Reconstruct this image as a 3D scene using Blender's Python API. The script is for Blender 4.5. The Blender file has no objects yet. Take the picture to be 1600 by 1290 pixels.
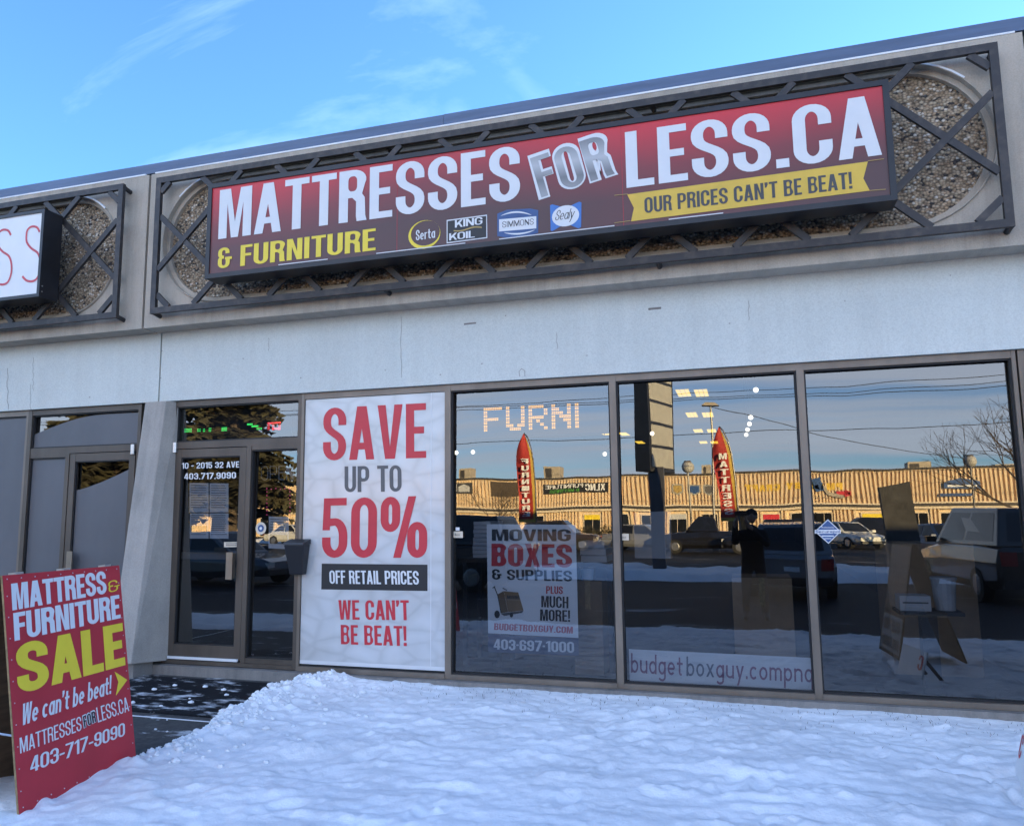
import bpy, bmesh, math, random
import numpy as np
from mathutils import Vector, Matrix
from mathutils.geometry import tessellate_polygon
random.seed(7)
S = bpy.context.scene
COL = S.collection

# ------------------------------------------------------------------ camera
CF = 1188.9
CP = Vector((5.7707, -6.7082, 1.5936))
CR = Vector((0.95818561, 0.28592277, -0.01133583))
CU = Vector((0.04676757, -0.11739903, 0.99198299))
CD = Vector((-0.28229971, 0.95103398, 0.12586198))
cam = bpy.data.cameras.new('camera')
cam.sensor_width = 36.0
cam.lens = CF / 1600.0 * 36.0
cam.clip_start = 0.03
cam.clip_end = 900
camo = bpy.data.objects.new('camera', cam)
COL.objects.link(camo)
M = Matrix((CR, CU, -CD)).transposed().to_4x4()
M.translation = CP
camo.matrix_world = M
S.camera = camo

# ------------------------------------------------------------------ sky and sun
SUN_EL, SUN_AZ = math.radians(9.3), math.radians(45)
SKY_STRENGTH, SUN_STRENGTH, EXPOSURE = 0.082, 5.0, 2.75
W = bpy.data.worlds.new('World')
S.world = W
W.use_nodes = True
wn, wl = W.node_tree.nodes, W.node_tree.links
wn.clear()
sky = wn.new('ShaderNodeTexSky')
sky.sky_type = 'NISHITA'
sky.sun_disc = False
sky.sun_elevation = SUN_EL
sky.sun_rotation = SUN_AZ
sky.altitude = 1000
sky.air_density = 1.0
sky.dust_density = 0.2
sky.ozone_density = 2.0
tc = wn.new('ShaderNodeTexCoord')
sep = wn.new('ShaderNodeSeparateXYZ')
wl.new(tc.outputs['Generated'], sep.inputs[0])
mx = wn.new('ShaderNodeMath'); mx.operation = 'MAXIMUM'; mx.inputs[1].default_value = 0.0
wl.new(sep.outputs['Z'], mx.inputs[0])
ad = wn.new('ShaderNodeMath'); ad.operation = 'ADD'; ad.inputs[1].default_value = 0.12
wl.new(mx.outputs[0], ad.inputs[0])
dv = wn.new('ShaderNodeVectorMath'); dv.operation = 'DIVIDE'
cb = wn.new('ShaderNodeCombineXYZ')
for i in range(3):
    wl.new(ad.outputs[0], cb.inputs[i])
wl.new(tc.outputs['Generated'], dv.inputs[0])
wl.new(cb.outputs[0], dv.inputs[1])
mp = wn.new('ShaderNodeMapping')
mp.inputs['Scale'].default_value = (0.16, 0.85, 0.0)
mp.inputs['Rotation'].default_value = (0, 0, math.radians(7))
mp.inputs['Location'].default_value = (1.3, 0.4, 0)
wl.new(dv.outputs[0], mp.inputs[0])
cn = wn.new('ShaderNodeTexNoise')
cn.inputs['Scale'].default_value = 1.15
cn.inputs['Detail'].default_value = 7
cn.inputs['Roughness'].default_value = 0.55
cn.inputs['Distortion'].default_value = 0.5
wl.new(mp.outputs[0], cn.inputs['Vector'])
# the cloud sheet is thick to the south and thins out over the building
cov = wn.new('ShaderNodeMapRange')
cov.inputs['From Min'].default_value = -0.75
cov.inputs['From Max'].default_value = 0.6
cov.inputs['To Min'].default_value = 0.13
cov.inputs['To Max'].default_value = -0.035
wl.new(sep.outputs['Y'], cov.inputs['Value'])
ca = wn.new('ShaderNodeMath'); ca.operation = 'ADD'
lowf = wn.new('ShaderNodeMath'); lowf.operation = 'MULTIPLY_ADD'; lowf.inputs[1].default_value = -0.345
wl.new(mx.outputs[0], lowf.inputs[0]); wl.new(cov.outputs[0], lowf.inputs[2])
wl.new(cn.outputs['Fac'], ca.inputs[0]); wl.new(lowf.outputs[0], ca.inputs[1])
cr = wn.new('ShaderNodeValToRGB')
cr.color_ramp.elements[0].position = 0.43; cr.color_ramp.elements[0].color = (0, 0, 0, 1)
cr.color_ramp.elements[1].position = 0.62; cr.color_ramp.elements[1].color = (0.85, 0.85, 0.85, 1)
wl.new(ca.outputs[0], cr.inputs[0])
cmix = wn.new('ShaderNodeMix'); cmix.data_type = 'RGBA'
cmix.inputs['B'].default_value = (4.5, 5.0, 5.9, 1)
wl.new(cr.outputs['Color'], cmix.inputs['Factor'])
tint = wn.new('ShaderNodeMix'); tint.data_type = 'RGBA'; tint.blend_type = 'MULTIPLY'
tint.inputs['Factor'].default_value = 1.0
tint.inputs['B'].default_value = (0.60, 0.88, 1.27, 1)
wl.new(sky.outputs[0], tint.inputs['A'])
wl.new(tint.outputs['Result'], cmix.inputs['A'])
# thin high cirrus
mp2 = wn.new('ShaderNodeMapping')
mp2.inputs['Scale'].default_value = (0.75, 2.3, 0.0)
mp2.inputs['Rotation'].default_value = (0, 0, math.radians(-38))
mp2.inputs['Location'].default_value = (0.35, 1.9, 0)
wl.new(dv.outputs[0], mp2.inputs[0])
cn2 = wn.new('ShaderNodeTexNoise')
cn2.inputs['Scale'].default_value = 1.0
cn2.inputs['Detail'].default_value = 9
cn2.inputs['Roughness'].default_value = 0.6
cn2.inputs['Distortion'].default_value = 1.1
wl.new(mp2.outputs[0], cn2.inputs['Vector'])
cr2 = wn.new('ShaderNodeValToRGB')
cr2.color_ramp.elements[0].position = 0.52; cr2.color_ramp.elements[0].color = (0, 0, 0, 1)
cr2.color_ramp.elements[1].position = 0.80; cr2.color_ramp.elements[1].color = (0.13, 0.13, 0.13, 1)
wl.new(cn2.outputs['Fac'], cr2.inputs[0])
cmix2 = wn.new('ShaderNodeMix'); cmix2.data_type = 'RGBA'
cmix2.inputs['B'].default_value = (6.5, 8.0, 9.5, 1)
wl.new(cr2.outputs['Color'], cmix2.inputs['Factor'])
wl.new(cmix.outputs['Result'], cmix2.inputs['A'])
bg = wn.new('ShaderNodeBackground')
bg.inputs['Strength'].default_value = SKY_STRENGTH
wl.new(cmix2.outputs['Result'], bg.inputs['Color'])
wo = wn.new('ShaderNodeOutputWorld')
wl.new(bg.outputs[0], wo.inputs['Surface'])

sl = bpy.data.lights.new('sun', 'SUN')
sl.energy = SUN_STRENGTH
sl.angle = math.radians(0.53)
sl.color = (1.0, 0.76, 0.39)
so = bpy.data.objects.new('sun', sl)
COL.objects.link(so)
sd = Vector((math.sin(SUN_AZ) * math.cos(SUN_EL), math.cos(SUN_AZ) * math.cos(SUN_EL), math.sin(SUN_EL)))
so.rotation_euler = (-sd).to_track_quat('-Z', 'Y').to_euler()
so.location = (0, 0, 30)

S.view_settings.view_transform = 'Standard'
S.view_settings.look = 'None'
S.view_settings.gamma = 1
S.view_settings.exposure = EXPOSURE
S.view_settings.use_curve_mapping = False
S.cycles.max_bounces = 8
S.cycles.transparent_max_bounces = 24
S.cycles.use_denoising = True
S.cycles.sample_clamp_indirect = 6

# ------------------------------------------------------------------ measuring helpers (facade is the plane y = 0)
def ray(u, v):
    return CD + CR * ((u - 800) / CF) - CU * ((v - 645) / CF)

def at(u, v, Y):
    d = ray(u, v)
    return CP + d * ((Y - CP.y) / d.y)

def atz(u, v, Z):
    d = ray(u, v)
    return CP + d * ((Z - CP.z) / d.z)

TILT = 0.0075                                    # the panes lean in by under half a degree
def refl(u, v, L):                               # the real place of something measured in the window's mirror image
    p = at(u, v, L + CP.y)
    return Vector((p.x, -p.y, p.z + 2 * TILT * p.y))

# ------------------------------------------------------------------ materials
MATS = {}
def nodes(name):
    m = bpy.data.materials.new(name)
    m.use_nodes = True
    return m, m.node_tree.nodes, m.node_tree.links, m.node_tree.nodes['Principled BSDF']

def mat(name, col, rough=0.6, metal=0.0, var=0.15, scale=6.0, bump=0.0, bscale=60.0, bdist=0.005, col2=None, spec=0.5, coat=0.0, detail=5, stretch=(1, 1, 1), lo=0.35, hi=0.65):
    """surface with a noise mottling between two colours and an optional fine relief"""
    m, n, l, b = nodes(name)
    c2 = col2 or tuple(c * (1 - var) for c in col)
    t = n.new('ShaderNodeTexCoord')
    mpn = n.new('ShaderNodeMapping'); mpn.inputs['Scale'].default_value = stretch
    l.new(t.outputs['Object'], mpn.inputs[0])
    nz = n.new('ShaderNodeTexNoise'); nz.inputs['Scale'].default_value = scale; nz.inputs['Detail'].default_value = detail
    nz.inputs['Roughness'].default_value = 0.6
    l.new(mpn.outputs[0], nz.inputs['Vector'])
    r = n.new('ShaderNodeValToRGB')
    r.color_ramp.elements[0].position = lo; r.color_ramp.elements[0].color = (*c2, 1)
    r.color_ramp.elements[1].position = hi; r.color_ramp.elements[1].color = (*col, 1)
    l.new(nz.outputs['Fac'], r.inputs[0])
    l.new(r.outputs[0], b.inputs['Base Color'])
    b.inputs['Roughness'].default_value = rough
    b.inputs['Metallic'].default_value = metal
    b.inputs['Specular IOR Level'].default_value = spec
    b.inputs['Coat Weight'].default_value = coat
    if bump > 0:
        nb = n.new('ShaderNodeTexNoise'); nb.inputs['Scale'].default_value = bscale; nb.inputs['Detail'].default_value = 4
        l.new(t.outputs['Object'], nb.inputs['Vector'])
        bp = n.new('ShaderNodeBump'); bp.inputs['Strength'].default_value = bump; bp.inputs['Distance'].default_value = bdist
        l.new(nb.outputs['Fac'], bp.inputs['Height'])
        l.new(bp.outputs[0], b.inputs['Normal'])
    MATS[name] = m
    return m

def emit(name, col, strength):
    m, n, l, b = nodes(name)
    b.inputs['Base Color'].default_value = (*[min(1, c) for c in col], 1)
    b.inputs['Emission Color'].default_value = (*col, 1)
    b.inputs['Emission Strength'].default_value = strength
    MATS[name] = m
    return m

def stained(name, base, stain, dirt_scale, bump=0.15, rough=0.85, streak=2.5):
    """concrete or painted concrete with vertical runs and patchy weathering"""
    m, n, l, b = nodes(name)
    t = n.new('ShaderNodeTexCoord')
    mp1 = n.new('ShaderNodeMapping'); mp1.inputs['Scale'].default_value = (streak * 2.2, 1, streak * 0.16)
    l.new(t.outputs['Object'], mp1.inputs[0])
    a = n.new('ShaderNodeTexNoise'); a.inputs['Scale'].default_value = 1.4; a.inputs['Detail'].default_value = 8; a.inputs['Roughness'].default_value = 0.7
    l.new(mp1.outputs[0], a.inputs['Vector'])
    c = n.new('ShaderNodeTexNoise'); c.inputs['Scale'].default_value = dirt_scale; c.inputs['Detail'].default_value = 9; c.inputs['Roughness'].default_value = 0.7
    l.new(t.outputs['Object'], c.inputs['Vector'])
    f = n.new('ShaderNodeTexNoise'); f.inputs['Scale'].default_value = 90; f.inputs['Detail'].default_value = 3
    l.new(t.outputs['Object'], f.inputs['Vector'])
    mul = n.new('ShaderNodeMath'); mul.operation = 'MULTIPLY'
    l.new(a.outputs['Fac'], mul.inputs[0]); l.new(c.outputs['Fac'], mul.inputs[1])
    r = n.new('ShaderNodeValToRGB')
    r.color_ramp.elements[0].position = 0.17; r.color_ramp.elements[0].color = (*base, 1)
    r.color_ramp.elements[1].position = 0.42; r.color_ramp.elements[1].color = (*stain, 1)
    l.new(mul.outputs[0], r.inputs[0])
    mxn = n.new('ShaderNodeMix'); mxn.data_type = 'RGBA'; mxn.blend_type = 'MULTIPLY'; mxn.inputs['Factor'].default_value = 0.35
    r2 = n.new('ShaderNodeValToRGB')
    r2.color_ramp.elements[0].position = 0.3; r2.color_ramp.elements[0].color = (0.6, 0.6, 0.6, 1)
    r2.color_ramp.elements[1].position = 0.62
    l.new(f.outputs['Fac'], r2.inputs[0])
    l.new(r.outputs[0], mxn.inputs['A']); l.new(r2.outputs[0], mxn.inputs['B'])
    l.new(mxn.outputs['Result'], b.inputs['Base Color'])
    b.inputs['Roughness'].default_value = rough
    bp = n.new('ShaderNodeBump'); bp.inputs['Strength'].default_value = bump; bp.inputs['Distance'].default_value = 0.004
    l.new(f.outputs['Fac'], bp.inputs['Height']); l.new(bp.outputs[0], b.inputs['Normal'])
    MATS[name] = m
    return m

stained('precast', (0.49, 0.425, 0.345), (0.31, 0.27, 0.22), 1.3, 0.3)
stained('painted_wall', (0.64, 0.66, 0.615), (0.56, 0.575, 0.535), 0.9, 0.10, 0.8, 1.3)
stained('column_concrete', (0.42, 0.38, 0.335), (0.28, 0.26, 0.23), 2.0, 0.35)
stained('curb_concrete', (0.27, 0.245, 0.22), (0.15, 0.14, 0.13), 2.0, 0.3)
mat('weathered_slab', (0.055, 0.054, 0.054), 0.8, var=0.5, scale=2.5)
mat('joint', (0.10, 0.10, 0.10), 0.9)
mat('wall_stain', (0.40, 0.39, 0.36), 0.9, var=0.3, scale=8)
mat('flashing', (0.10, 0.14, 0.22), 0.45, 0.3, 0.25, 3, stretch=(0.4, 1, 6))
mat('roof_membrane', (0.20, 0.20, 0.21), 0.9)
mat('steel_black', (0.036, 0.033, 0.034), 0.5, 0.3, 0.0, 9, 0.25, 70, 0.002, col2=(0.075, 0.063, 0.056), lo=0.3, hi=0.52)
mat('cabinet_black', (0.022, 0.022, 0.026), 0.38, 0.2, 0.4, 4)
mat('bronze', (0.23, 0.185, 0.145), 0.45, 0.25, 0.3, 3, stretch=(1, 1, 0.3))
mat('bronze_dark', (0.12, 0.095, 0.075), 0.45, 0.3, 0.3, 3, stretch=(1, 1, 0.3))
mat('gasket', (0.012, 0.012, 0.014), 0.6)
mat('handle_metal', (0.34, 0.30, 0.25), 0.35, 0.9)
mat('white_print', (0.69, 0.69, 0.69), 0.45, var=0.04)
mat('sheet_white', (0.80, 0.80, 0.80), 0.6, var=0.06, scale=2)
mat('sheet_dim', (0.50, 0.50, 0.50), 0.6, var=0.08, scale=2)
mat('yellow_print', (0.84, 0.63, 0.04), 0.45, var=0.08)
mat('ribbon_yellow', (0.72, 0.46, 0.05), 0.45, var=0.12, scale=5)
mat('black_print', (0.020, 0.020, 0.022), 0.5)
mat('charcoal_print', (0.06, 0.06, 0.062), 0.5)
mat('grey_print', (0.115, 0.11, 0.11), 0.5)
mat('red_print', (0.58, 0.032, 0.048), 0.45, var=0.1)
mat('red_board', (0.48, 0.026, 0.038), 0.5, var=0.14, scale=3)
mat('purple_print', (0.26, 0.02, 0.11), 0.5)
mat('navy_print', (0.02, 0.035, 0.10), 0.5)
mat('logo_blue', (0.05, 0.18, 0.50), 0.45)
mat('logo_navy', (0.035, 0.09, 0.24), 0.45)
mat('gold_print', (0.46, 0.31, 0.09), 0.45)
mat('pink_script', (0.60, 0.07, 0.09), 0.5)
mat('plywood', (0.15, 0.09, 0.048), 0.75, var=0.45, scale=3, stretch=(1, 1, 9))
mat('plywood_edge', (0.36, 0.25, 0.12), 0.8, var=0.4, scale=30)
mat('zinc', (0.55, 0.55, 0.56), 0.35, 0.9)
mat('plastic_black', (0.014, 0.015, 0.019), 0.45)
mat('carton', (0.30, 0.19, 0.10), 0.8, var=0.2)
mat('carton_side', (0.20, 0.125, 0.065), 0.8)
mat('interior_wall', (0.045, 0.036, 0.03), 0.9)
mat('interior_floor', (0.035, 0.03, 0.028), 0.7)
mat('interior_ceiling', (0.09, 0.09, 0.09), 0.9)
mat('mat_rubber', (0.014, 0.015, 0.018), 0.75, var=0.4, scale=20)
mat('asphalt', (0.035, 0.036, 0.04), 0.9, var=0.5, scale=1.2, bump=0.3, bscale=120, bdist=0.006)
mat('siding_beige', (0.76, 0.58, 0.37), 0.7, var=0.1, scale=0.8)
mat('siding_trim', (0.70, 0.59, 0.45), 0.7)
mat('canopy_dark', (0.05, 0.045, 0.045), 0.7)
mat('dark_glass', (0.012, 0.014, 0.018), 0.08, spec=0.4)
mat('rubber', (0.012, 0.012, 0.012), 0.8)
mat('rim_alloy', (0.35, 0.35, 0.36), 0.35, 0.8)
mat('bark', (0.10, 0.075, 0.055), 0.95, var=0.4, scale=12)
mat('needles', (0.085, 0.080, 0.038), 0.8, var=0.5, scale=1.6, col2=(0.05, 0.042, 0.022))
mat('flag_red', (0.42, 0.035, 0.03), 0.8, var=0.2)
mat('flag_gold', (0.55, 0.38, 0.08), 0.8)
mat('pole_metal', (0.10, 0.10, 0.11), 0.4, 0.6)
mat('sign_panel_pale', (0.36, 0.35, 0.32), 0.6, var=0.15, scale=4)
mat('cloth_black', (0.012, 0.012, 0.014), 0.95, var=0.4, scale=14)
mat('denim', (0.02, 0.024, 0.036), 0.95, var=0.3, scale=30)
mat('skin', (0.42, 0.26, 0.19), 0.6)
mat('hair', (0.02, 0.014, 0.01), 0.7)
mat('globe', (0.40, 0.39, 0.37), 0.4)
mat('film', (0.125, 0.125, 0.135), 0.5, var=0.3, scale=0.7, stretch=(1, 1, 0.5))
mat('white_plastic', (0.40, 0.40, 0.40), 0.5)
mat('board_grey', (0.28, 0.27, 0.26), 0.6, var=0.1)
mat('neon_white', (0.42, 0.42, 0.42), 0.4)
mat('green_print', (0.10, 0.40, 0.05), 0.5)
mat('tin', (0.42, 0.36, 0.28), 0.6, var=0.2)
mat('car_light_red', (0.35, 0.02, 0.02), 0.25)
mat('car_light_clear', (0.55, 0.55, 0.52), 0.2)
emit('led_amber', (1.0, 0.44, 0.0), 0.40)
emit('led_green', (0.06, 0.95, 0.18), 0.3)
emit('led_red', (1.0, 0.08, 0.10), 0.35)
emit('tube_warm', (1.0, 0.62, 0.06), 0.36)
emit('bulb_warm', (1.0, 0.88, 0.66), 0.8)
emit('led_pink', (1.0, 0.10, 0.35), 0.12)

def aggregate_mat():
    m, n, l, b = nodes('aggregate')
    t = n.new('ShaderNodeTexCoord')
    mp2 = n.new('ShaderNodeMapping'); mp2.inputs['Scale'].default_value = (1, 1, 1.25)
    l.new(t.outputs['Object'], mp2.inputs[0])
    v = n.new('ShaderNodeTexVoronoi'); v.inputs['Scale'].default_value = 42
    l.new(mp2.outputs[0], v.inputs['Vector'])
    sepc = n.new('ShaderNodeSeparateColor'); l.new(v.outputs['Color'], sepc.inputs[0])
    r = n.new('ShaderNodeValToRGB')
    r.color_ramp.interpolation = 'CONSTANT'
    for i, (p, c) in enumerate([(0, (0.05, 0.042, 0.04)), (0.08, (0.30, 0.21, 0.13)), (0.30, (0.46, 0.34, 0.22)), (0.55, (0.37, 0.28, 0.18)), (0.72, (0.54, 0.43, 0.30)), (0.9, (0.70, 0.63, 0.53))]):
        e = r.color_ramp.elements[i] if i < 2 else r.color_ramp.elements.new(p)
        e.position = p; e.color = (*c, 1)
    l.new(sepc.outputs[0], r.inputs[0])
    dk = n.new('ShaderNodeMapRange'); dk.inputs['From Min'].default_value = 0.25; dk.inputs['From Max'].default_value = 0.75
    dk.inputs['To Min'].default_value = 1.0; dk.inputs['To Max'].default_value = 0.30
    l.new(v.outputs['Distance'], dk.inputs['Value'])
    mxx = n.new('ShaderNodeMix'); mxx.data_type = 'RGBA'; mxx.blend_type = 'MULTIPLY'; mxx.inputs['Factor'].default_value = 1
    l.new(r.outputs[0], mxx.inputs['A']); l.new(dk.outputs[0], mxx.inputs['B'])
    l.new(mxx.outputs['Result'], b.inputs['Base Color'])
    b.inputs['Roughness'].default_value = 0.7
    bp = n.new('ShaderNodeBump'); bp.inputs['Strength'].default_value = 1.0; bp.inputs['Distance'].default_value = 0.012; bp.invert = True
    l.new(v.outputs['Distance'], bp.inputs['Height']); l.new(bp.outputs[0], b.inputs['Normal'])
    MATS['aggregate'] = m
aggregate_mat()

def sign_gradient():
    """printed banner: red along the top, brown-black below, redder at both ends"""
    m, n, l, b = nodes('banner_print')
    t = n.new('ShaderNodeTexCoord'); s = n.new('ShaderNodeSeparateXYZ'); l.new(t.outputs['Object'], s.inputs[0])
    a = n.new('ShaderNodeMapRange'); a.inputs['From Min'].default_value = 0.28; a.inputs['From Max'].default_value = 0.98
    l.new(s.outputs['Z'], a.inputs['Value'])
    x = n.new('ShaderNodeMath'); x.operation = 'SINE'
    xm = n.new('ShaderNodeMath'); xm.operation = 'MULTIPLY_ADD'; xm.inputs[1].default_value = 1.45; xm.inputs[2].default_value = 1.1
    l.new(s.outputs['X'], xm.inputs[0]); l.new(xm.outputs[0], x.inputs[0])
    q = n.new('ShaderNodeMath'); q.operation = 'MULTIPLY_ADD'; q.inputs[1].default_value = 0.10
    l.new(x.outputs[0], q.inputs[0]); l.new(a.outputs[0], q.inputs[2])
    r = n.new('ShaderNodeValToRGB')
    r.color_ramp.elements[0].position = 0.0; r.color_ramp.elements[0].color = (0.085, 0.036, 0.034, 1)
    r.color_ramp.elements[1].position = 1.0; r.color_ramp.elements[1].color = (0.62, 0.028, 0.04, 1)
    e = r.color_ramp.elements.new(0.45); e.color = (0.22, 0.032, 0.036, 1)
    l.new(q.outputs[0], r.inputs[0]); l.new(r.outputs[0], b.inputs['Base Color'])
    b.inputs['Roughness'].default_value = 0.42
    MATS['banner_print'] = m
sign_gradient()

def silver_print():
    m, n, l, b = nodes('silver_print')
    t = n.new('ShaderNodeTexCoord'); s = n.new('ShaderNodeSeparateXYZ'); l.new(t.outputs['Object'], s.inputs[0])
    r = n.new('ShaderNodeValToRGB')
    for i, (p, c) in enumerate([(0, 0.34), (0.25, 0.18), (0.5, 0.46), (0.8, 0.22), (1, 0.42)]):
        e = r.color_ramp.elements[i] if i < 2 else r.color_ramp.elements.new(p)
        e.position = p; e.color = (c, c, c, 1)
    a = n.new('ShaderNodeMapRange'); a.inputs['From Min'].default_value = 0.40; a.inputs['From Max'].default_value = 0.95
    l.new(s.outputs['Z'], a.inputs['Value']); l.new(a.outputs[0], r.inputs[0]); l.new(r.outputs[0], b.inputs['Base Color'])
    b.inputs['Roughness'].default_value = 0.4
    MATS['silver_print'] = m
silver_print()

def quilt_print():
    """printed photograph of a quilted mattress top"""
    m, n, l, b = nodes('quilt_print')
    t = n.new('ShaderNodeTexCoord')
    mp3 = n.new('ShaderNodeMapping'); mp3.inputs['Scale'].default_value = (2.2, 1, 4.2)
    l.new(t.outputs['Object'], mp3.inputs[0])
    nz = n.new('ShaderNodeTexNoise'); nz.inputs['Scale'].default_value = 1.2
    l.new(t.outputs['Object'], nz.inputs['Vector'])
    av = n.new('ShaderNodeVectorMath'); av.operation = 'ADD'
    l.new(mp3.outputs[0], av.inputs[0]); l.new(nz.outputs['Color'], av.inputs[1])
    ve = n.new('ShaderNodeTexVoronoi'); ve.feature = 'DISTANCE_TO_EDGE'; ve.inputs['Scale'].default_value = 1.25; ve.inputs['Randomness'].default_value = 0.75
    l.new(av.outputs[0], ve.inputs['Vector'])
    big = n.new('ShaderNodeTexNoise'); big.inputs['Scale'].default_value = 2.2; big.inputs['Detail'].default_value = 3
    l.new(t.outputs['Object'], big.inputs['Vector'])
    r = n.new('ShaderNodeValToRGB'); r.color_ramp.interpolation = 'B_SPLINE'
    for i, (p, c) in enumerate([(0.0, (0.50, 0.50, 0.495)), (0.10, (0.57, 0.57, 0.565)), (0.35, (0.62, 0.62, 0.62)), (0.6, (0.64, 0.64, 0.64))]):
        e = r.color_ramp.elements[i] if i < 2 else r.color_ramp.elements.new(p)
        e.position = p; e.color = (*c, 1)
    l.new(ve.outputs['Distance'], r.inputs[0])
    r3 = n.new('ShaderNodeValToRGB')
    r3.color_ramp.elements[0].position = 0.35; r3.color_ramp.elements[0].color = (0.90, 0.895, 0.88, 1)
    r3.color_ramp.elements[1].position = 0.6; r3.color_ramp.elements[1].color = (1, 1, 1, 1)
    l.new(big.outputs['Fac'], r3.inputs[0])
    mq = n.new('ShaderNodeMix'); mq.data_type = 'RGBA'; mq.blend_type = 'MULTIPLY'; mq.inputs['Factor'].default_value = 1
    l.new(r.outputs[0], mq.inputs['A']); l.new(r3.outputs[0], mq.inputs['B'])
    l.new(mq.outputs['Result'], b.inputs['Base Color'])
    b.inputs['Roughness'].default_value = 0.3
    b.inputs['Coat Weight'].default_value = 0.6; b.inputs['Coat Roughness'].default_value = 0.12
    MATS['quilt_print'] = m
quilt_print()

def glass(name, tint, ior, haze=0.0):
    m, n, l, b = nodes(name)
    n.remove(b)
    out = n['Material Output']
    tr = n.new('ShaderNodeBsdfTransparent'); tr.inputs[0].default_value = (*tint, 1)
    gl = n.new('ShaderNodeBsdfGlossy'); gl.inputs['Roughness'].default_value = 0.0
    gl.inputs['Color'].default_value = (0.97, 0.97, 0.97, 1)
    fr = n.new('ShaderNodeFresnel'); fr.inputs['IOR'].default_value = ior
    ge = n.new('ShaderNodeNewGeometry')
    fb = n.new('ShaderNodeMix'); fb.data_type = 'FLOAT'
    fb.inputs['B'].default_value = 0.08
    l.new(ge.outputs['Backfacing'], fb.inputs['Factor']); l.new(fr.outputs[0], fb.inputs['A'])
    t = n.new('ShaderNodeTexCoord')
    mp4 = n.new('ShaderNodeMapping'); mp4.inputs['Scale'].default_value = (1, 1, 0.5)
    l.new(t.outputs['Object'], mp4.inputs[0])
    nz = n.new('ShaderNodeTexNoise'); nz.inputs['Scale'].default_value = 1.4; nz.inputs['Detail'].default_value = 1
    l.new(mp4.outputs[0], nz.inputs['Vector'])
    bp = n.new('ShaderNodeBump'); bp.inputs['Strength'].default_value = 1.0; bp.inputs['Distance'].default_value = 0.0022
    l.new(nz.outputs['Fac'], bp.inputs['Height'])
    l.new(bp.outputs[0], gl.inputs['Normal']); l.new(bp.outputs[0], fr.inputs['Normal'])
    mxs = n.new('ShaderNodeMixShader')
    l.new(fb.outputs['Result'], mxs.inputs[0]); l.new(tr.outputs[0], mxs.inputs[1]); l.new(gl.outputs[0], mxs.inputs[2])
    last = mxs
    if haze:
        df = n.new('ShaderNodeBsdfDiffuse'); df.inputs[0].default_value = (0.5, 0.52, 0.55, 1)
        m2 = n.new('ShaderNodeMixShader'); m2.inputs[0].default_value = haze
        l.new(mxs.outputs[0], m2.inputs[1]); l.new(df.outputs[0], m2.inputs[2]); last = m2
    l.new(last.outputs[0], out.inputs['Surface'])
    MATS[name] = m
glass('window_glass', (0.44, 0.46, 0.49), 2.2, 0.002)

def snow_mat():
    m, n, l, b = nodes('snow')
    t = n.new('ShaderNodeTexCoord')
    n1 = n.new('ShaderNodeTexNoise'); n1.inputs['Scale'].default_value = 16; n1.inputs['Detail'].default_value = 8; n1.inputs['Roughness'].default_value = 0.65
    n2 = n.new('ShaderNodeTexNoise'); n2.inputs['Scale'].default_value = 140; n2.inputs['Detail'].default_value = 3
    n3 = n.new('ShaderNodeTexNoise'); n3.inputs['Scale'].default_value = 1.3; n3.inputs['Detail'].default_value = 8; n3.inputs['Roughness'].default_value = 0.75
    for k in (n1, n2, n3):
        l.new(t.outputs['Object'], k.inputs['Vector'])
    r = n.new('ShaderNodeValToRGB')
    r.color_ramp.elements[0].position = 0.30; r.color_ramp.elements[0].color = (0.74, 0.745, 0.75, 1)
    r.color_ramp.elements[1].position = 0.55; r.color_ramp.elements[1].color = (0.90, 0.905, 0.91, 1)
    l.new(n3.outputs['Fac'], r.inputs[0])
    l.new(r.outputs[0], b.inputs['Base Color'])
    b.inputs['Roughness'].default_value = 0.75
    b.inputs['Specular IOR Level'].default_value = 0.25
    b1 = n.new('ShaderNodeBump'); b1.inputs['Strength'].default_value = 0.55; b1.inputs['Distance'].default_value = 0.02
    b2 = n.new('ShaderNodeBump'); b2.inputs['Strength'].default_value = 0.4; b2.inputs['Distance'].default_value = 0.004
    l.new(n1.outputs['Fac'], b1.inputs['Height']); l.new(n2.outputs['Fac'], b2.inputs['Height'])
    l.new(b1.outputs[0], b2.inputs['Normal']); l.new(b2.outputs[0], b.inputs['Normal'])
    MATS['snow'] = m
snow_mat()

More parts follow.
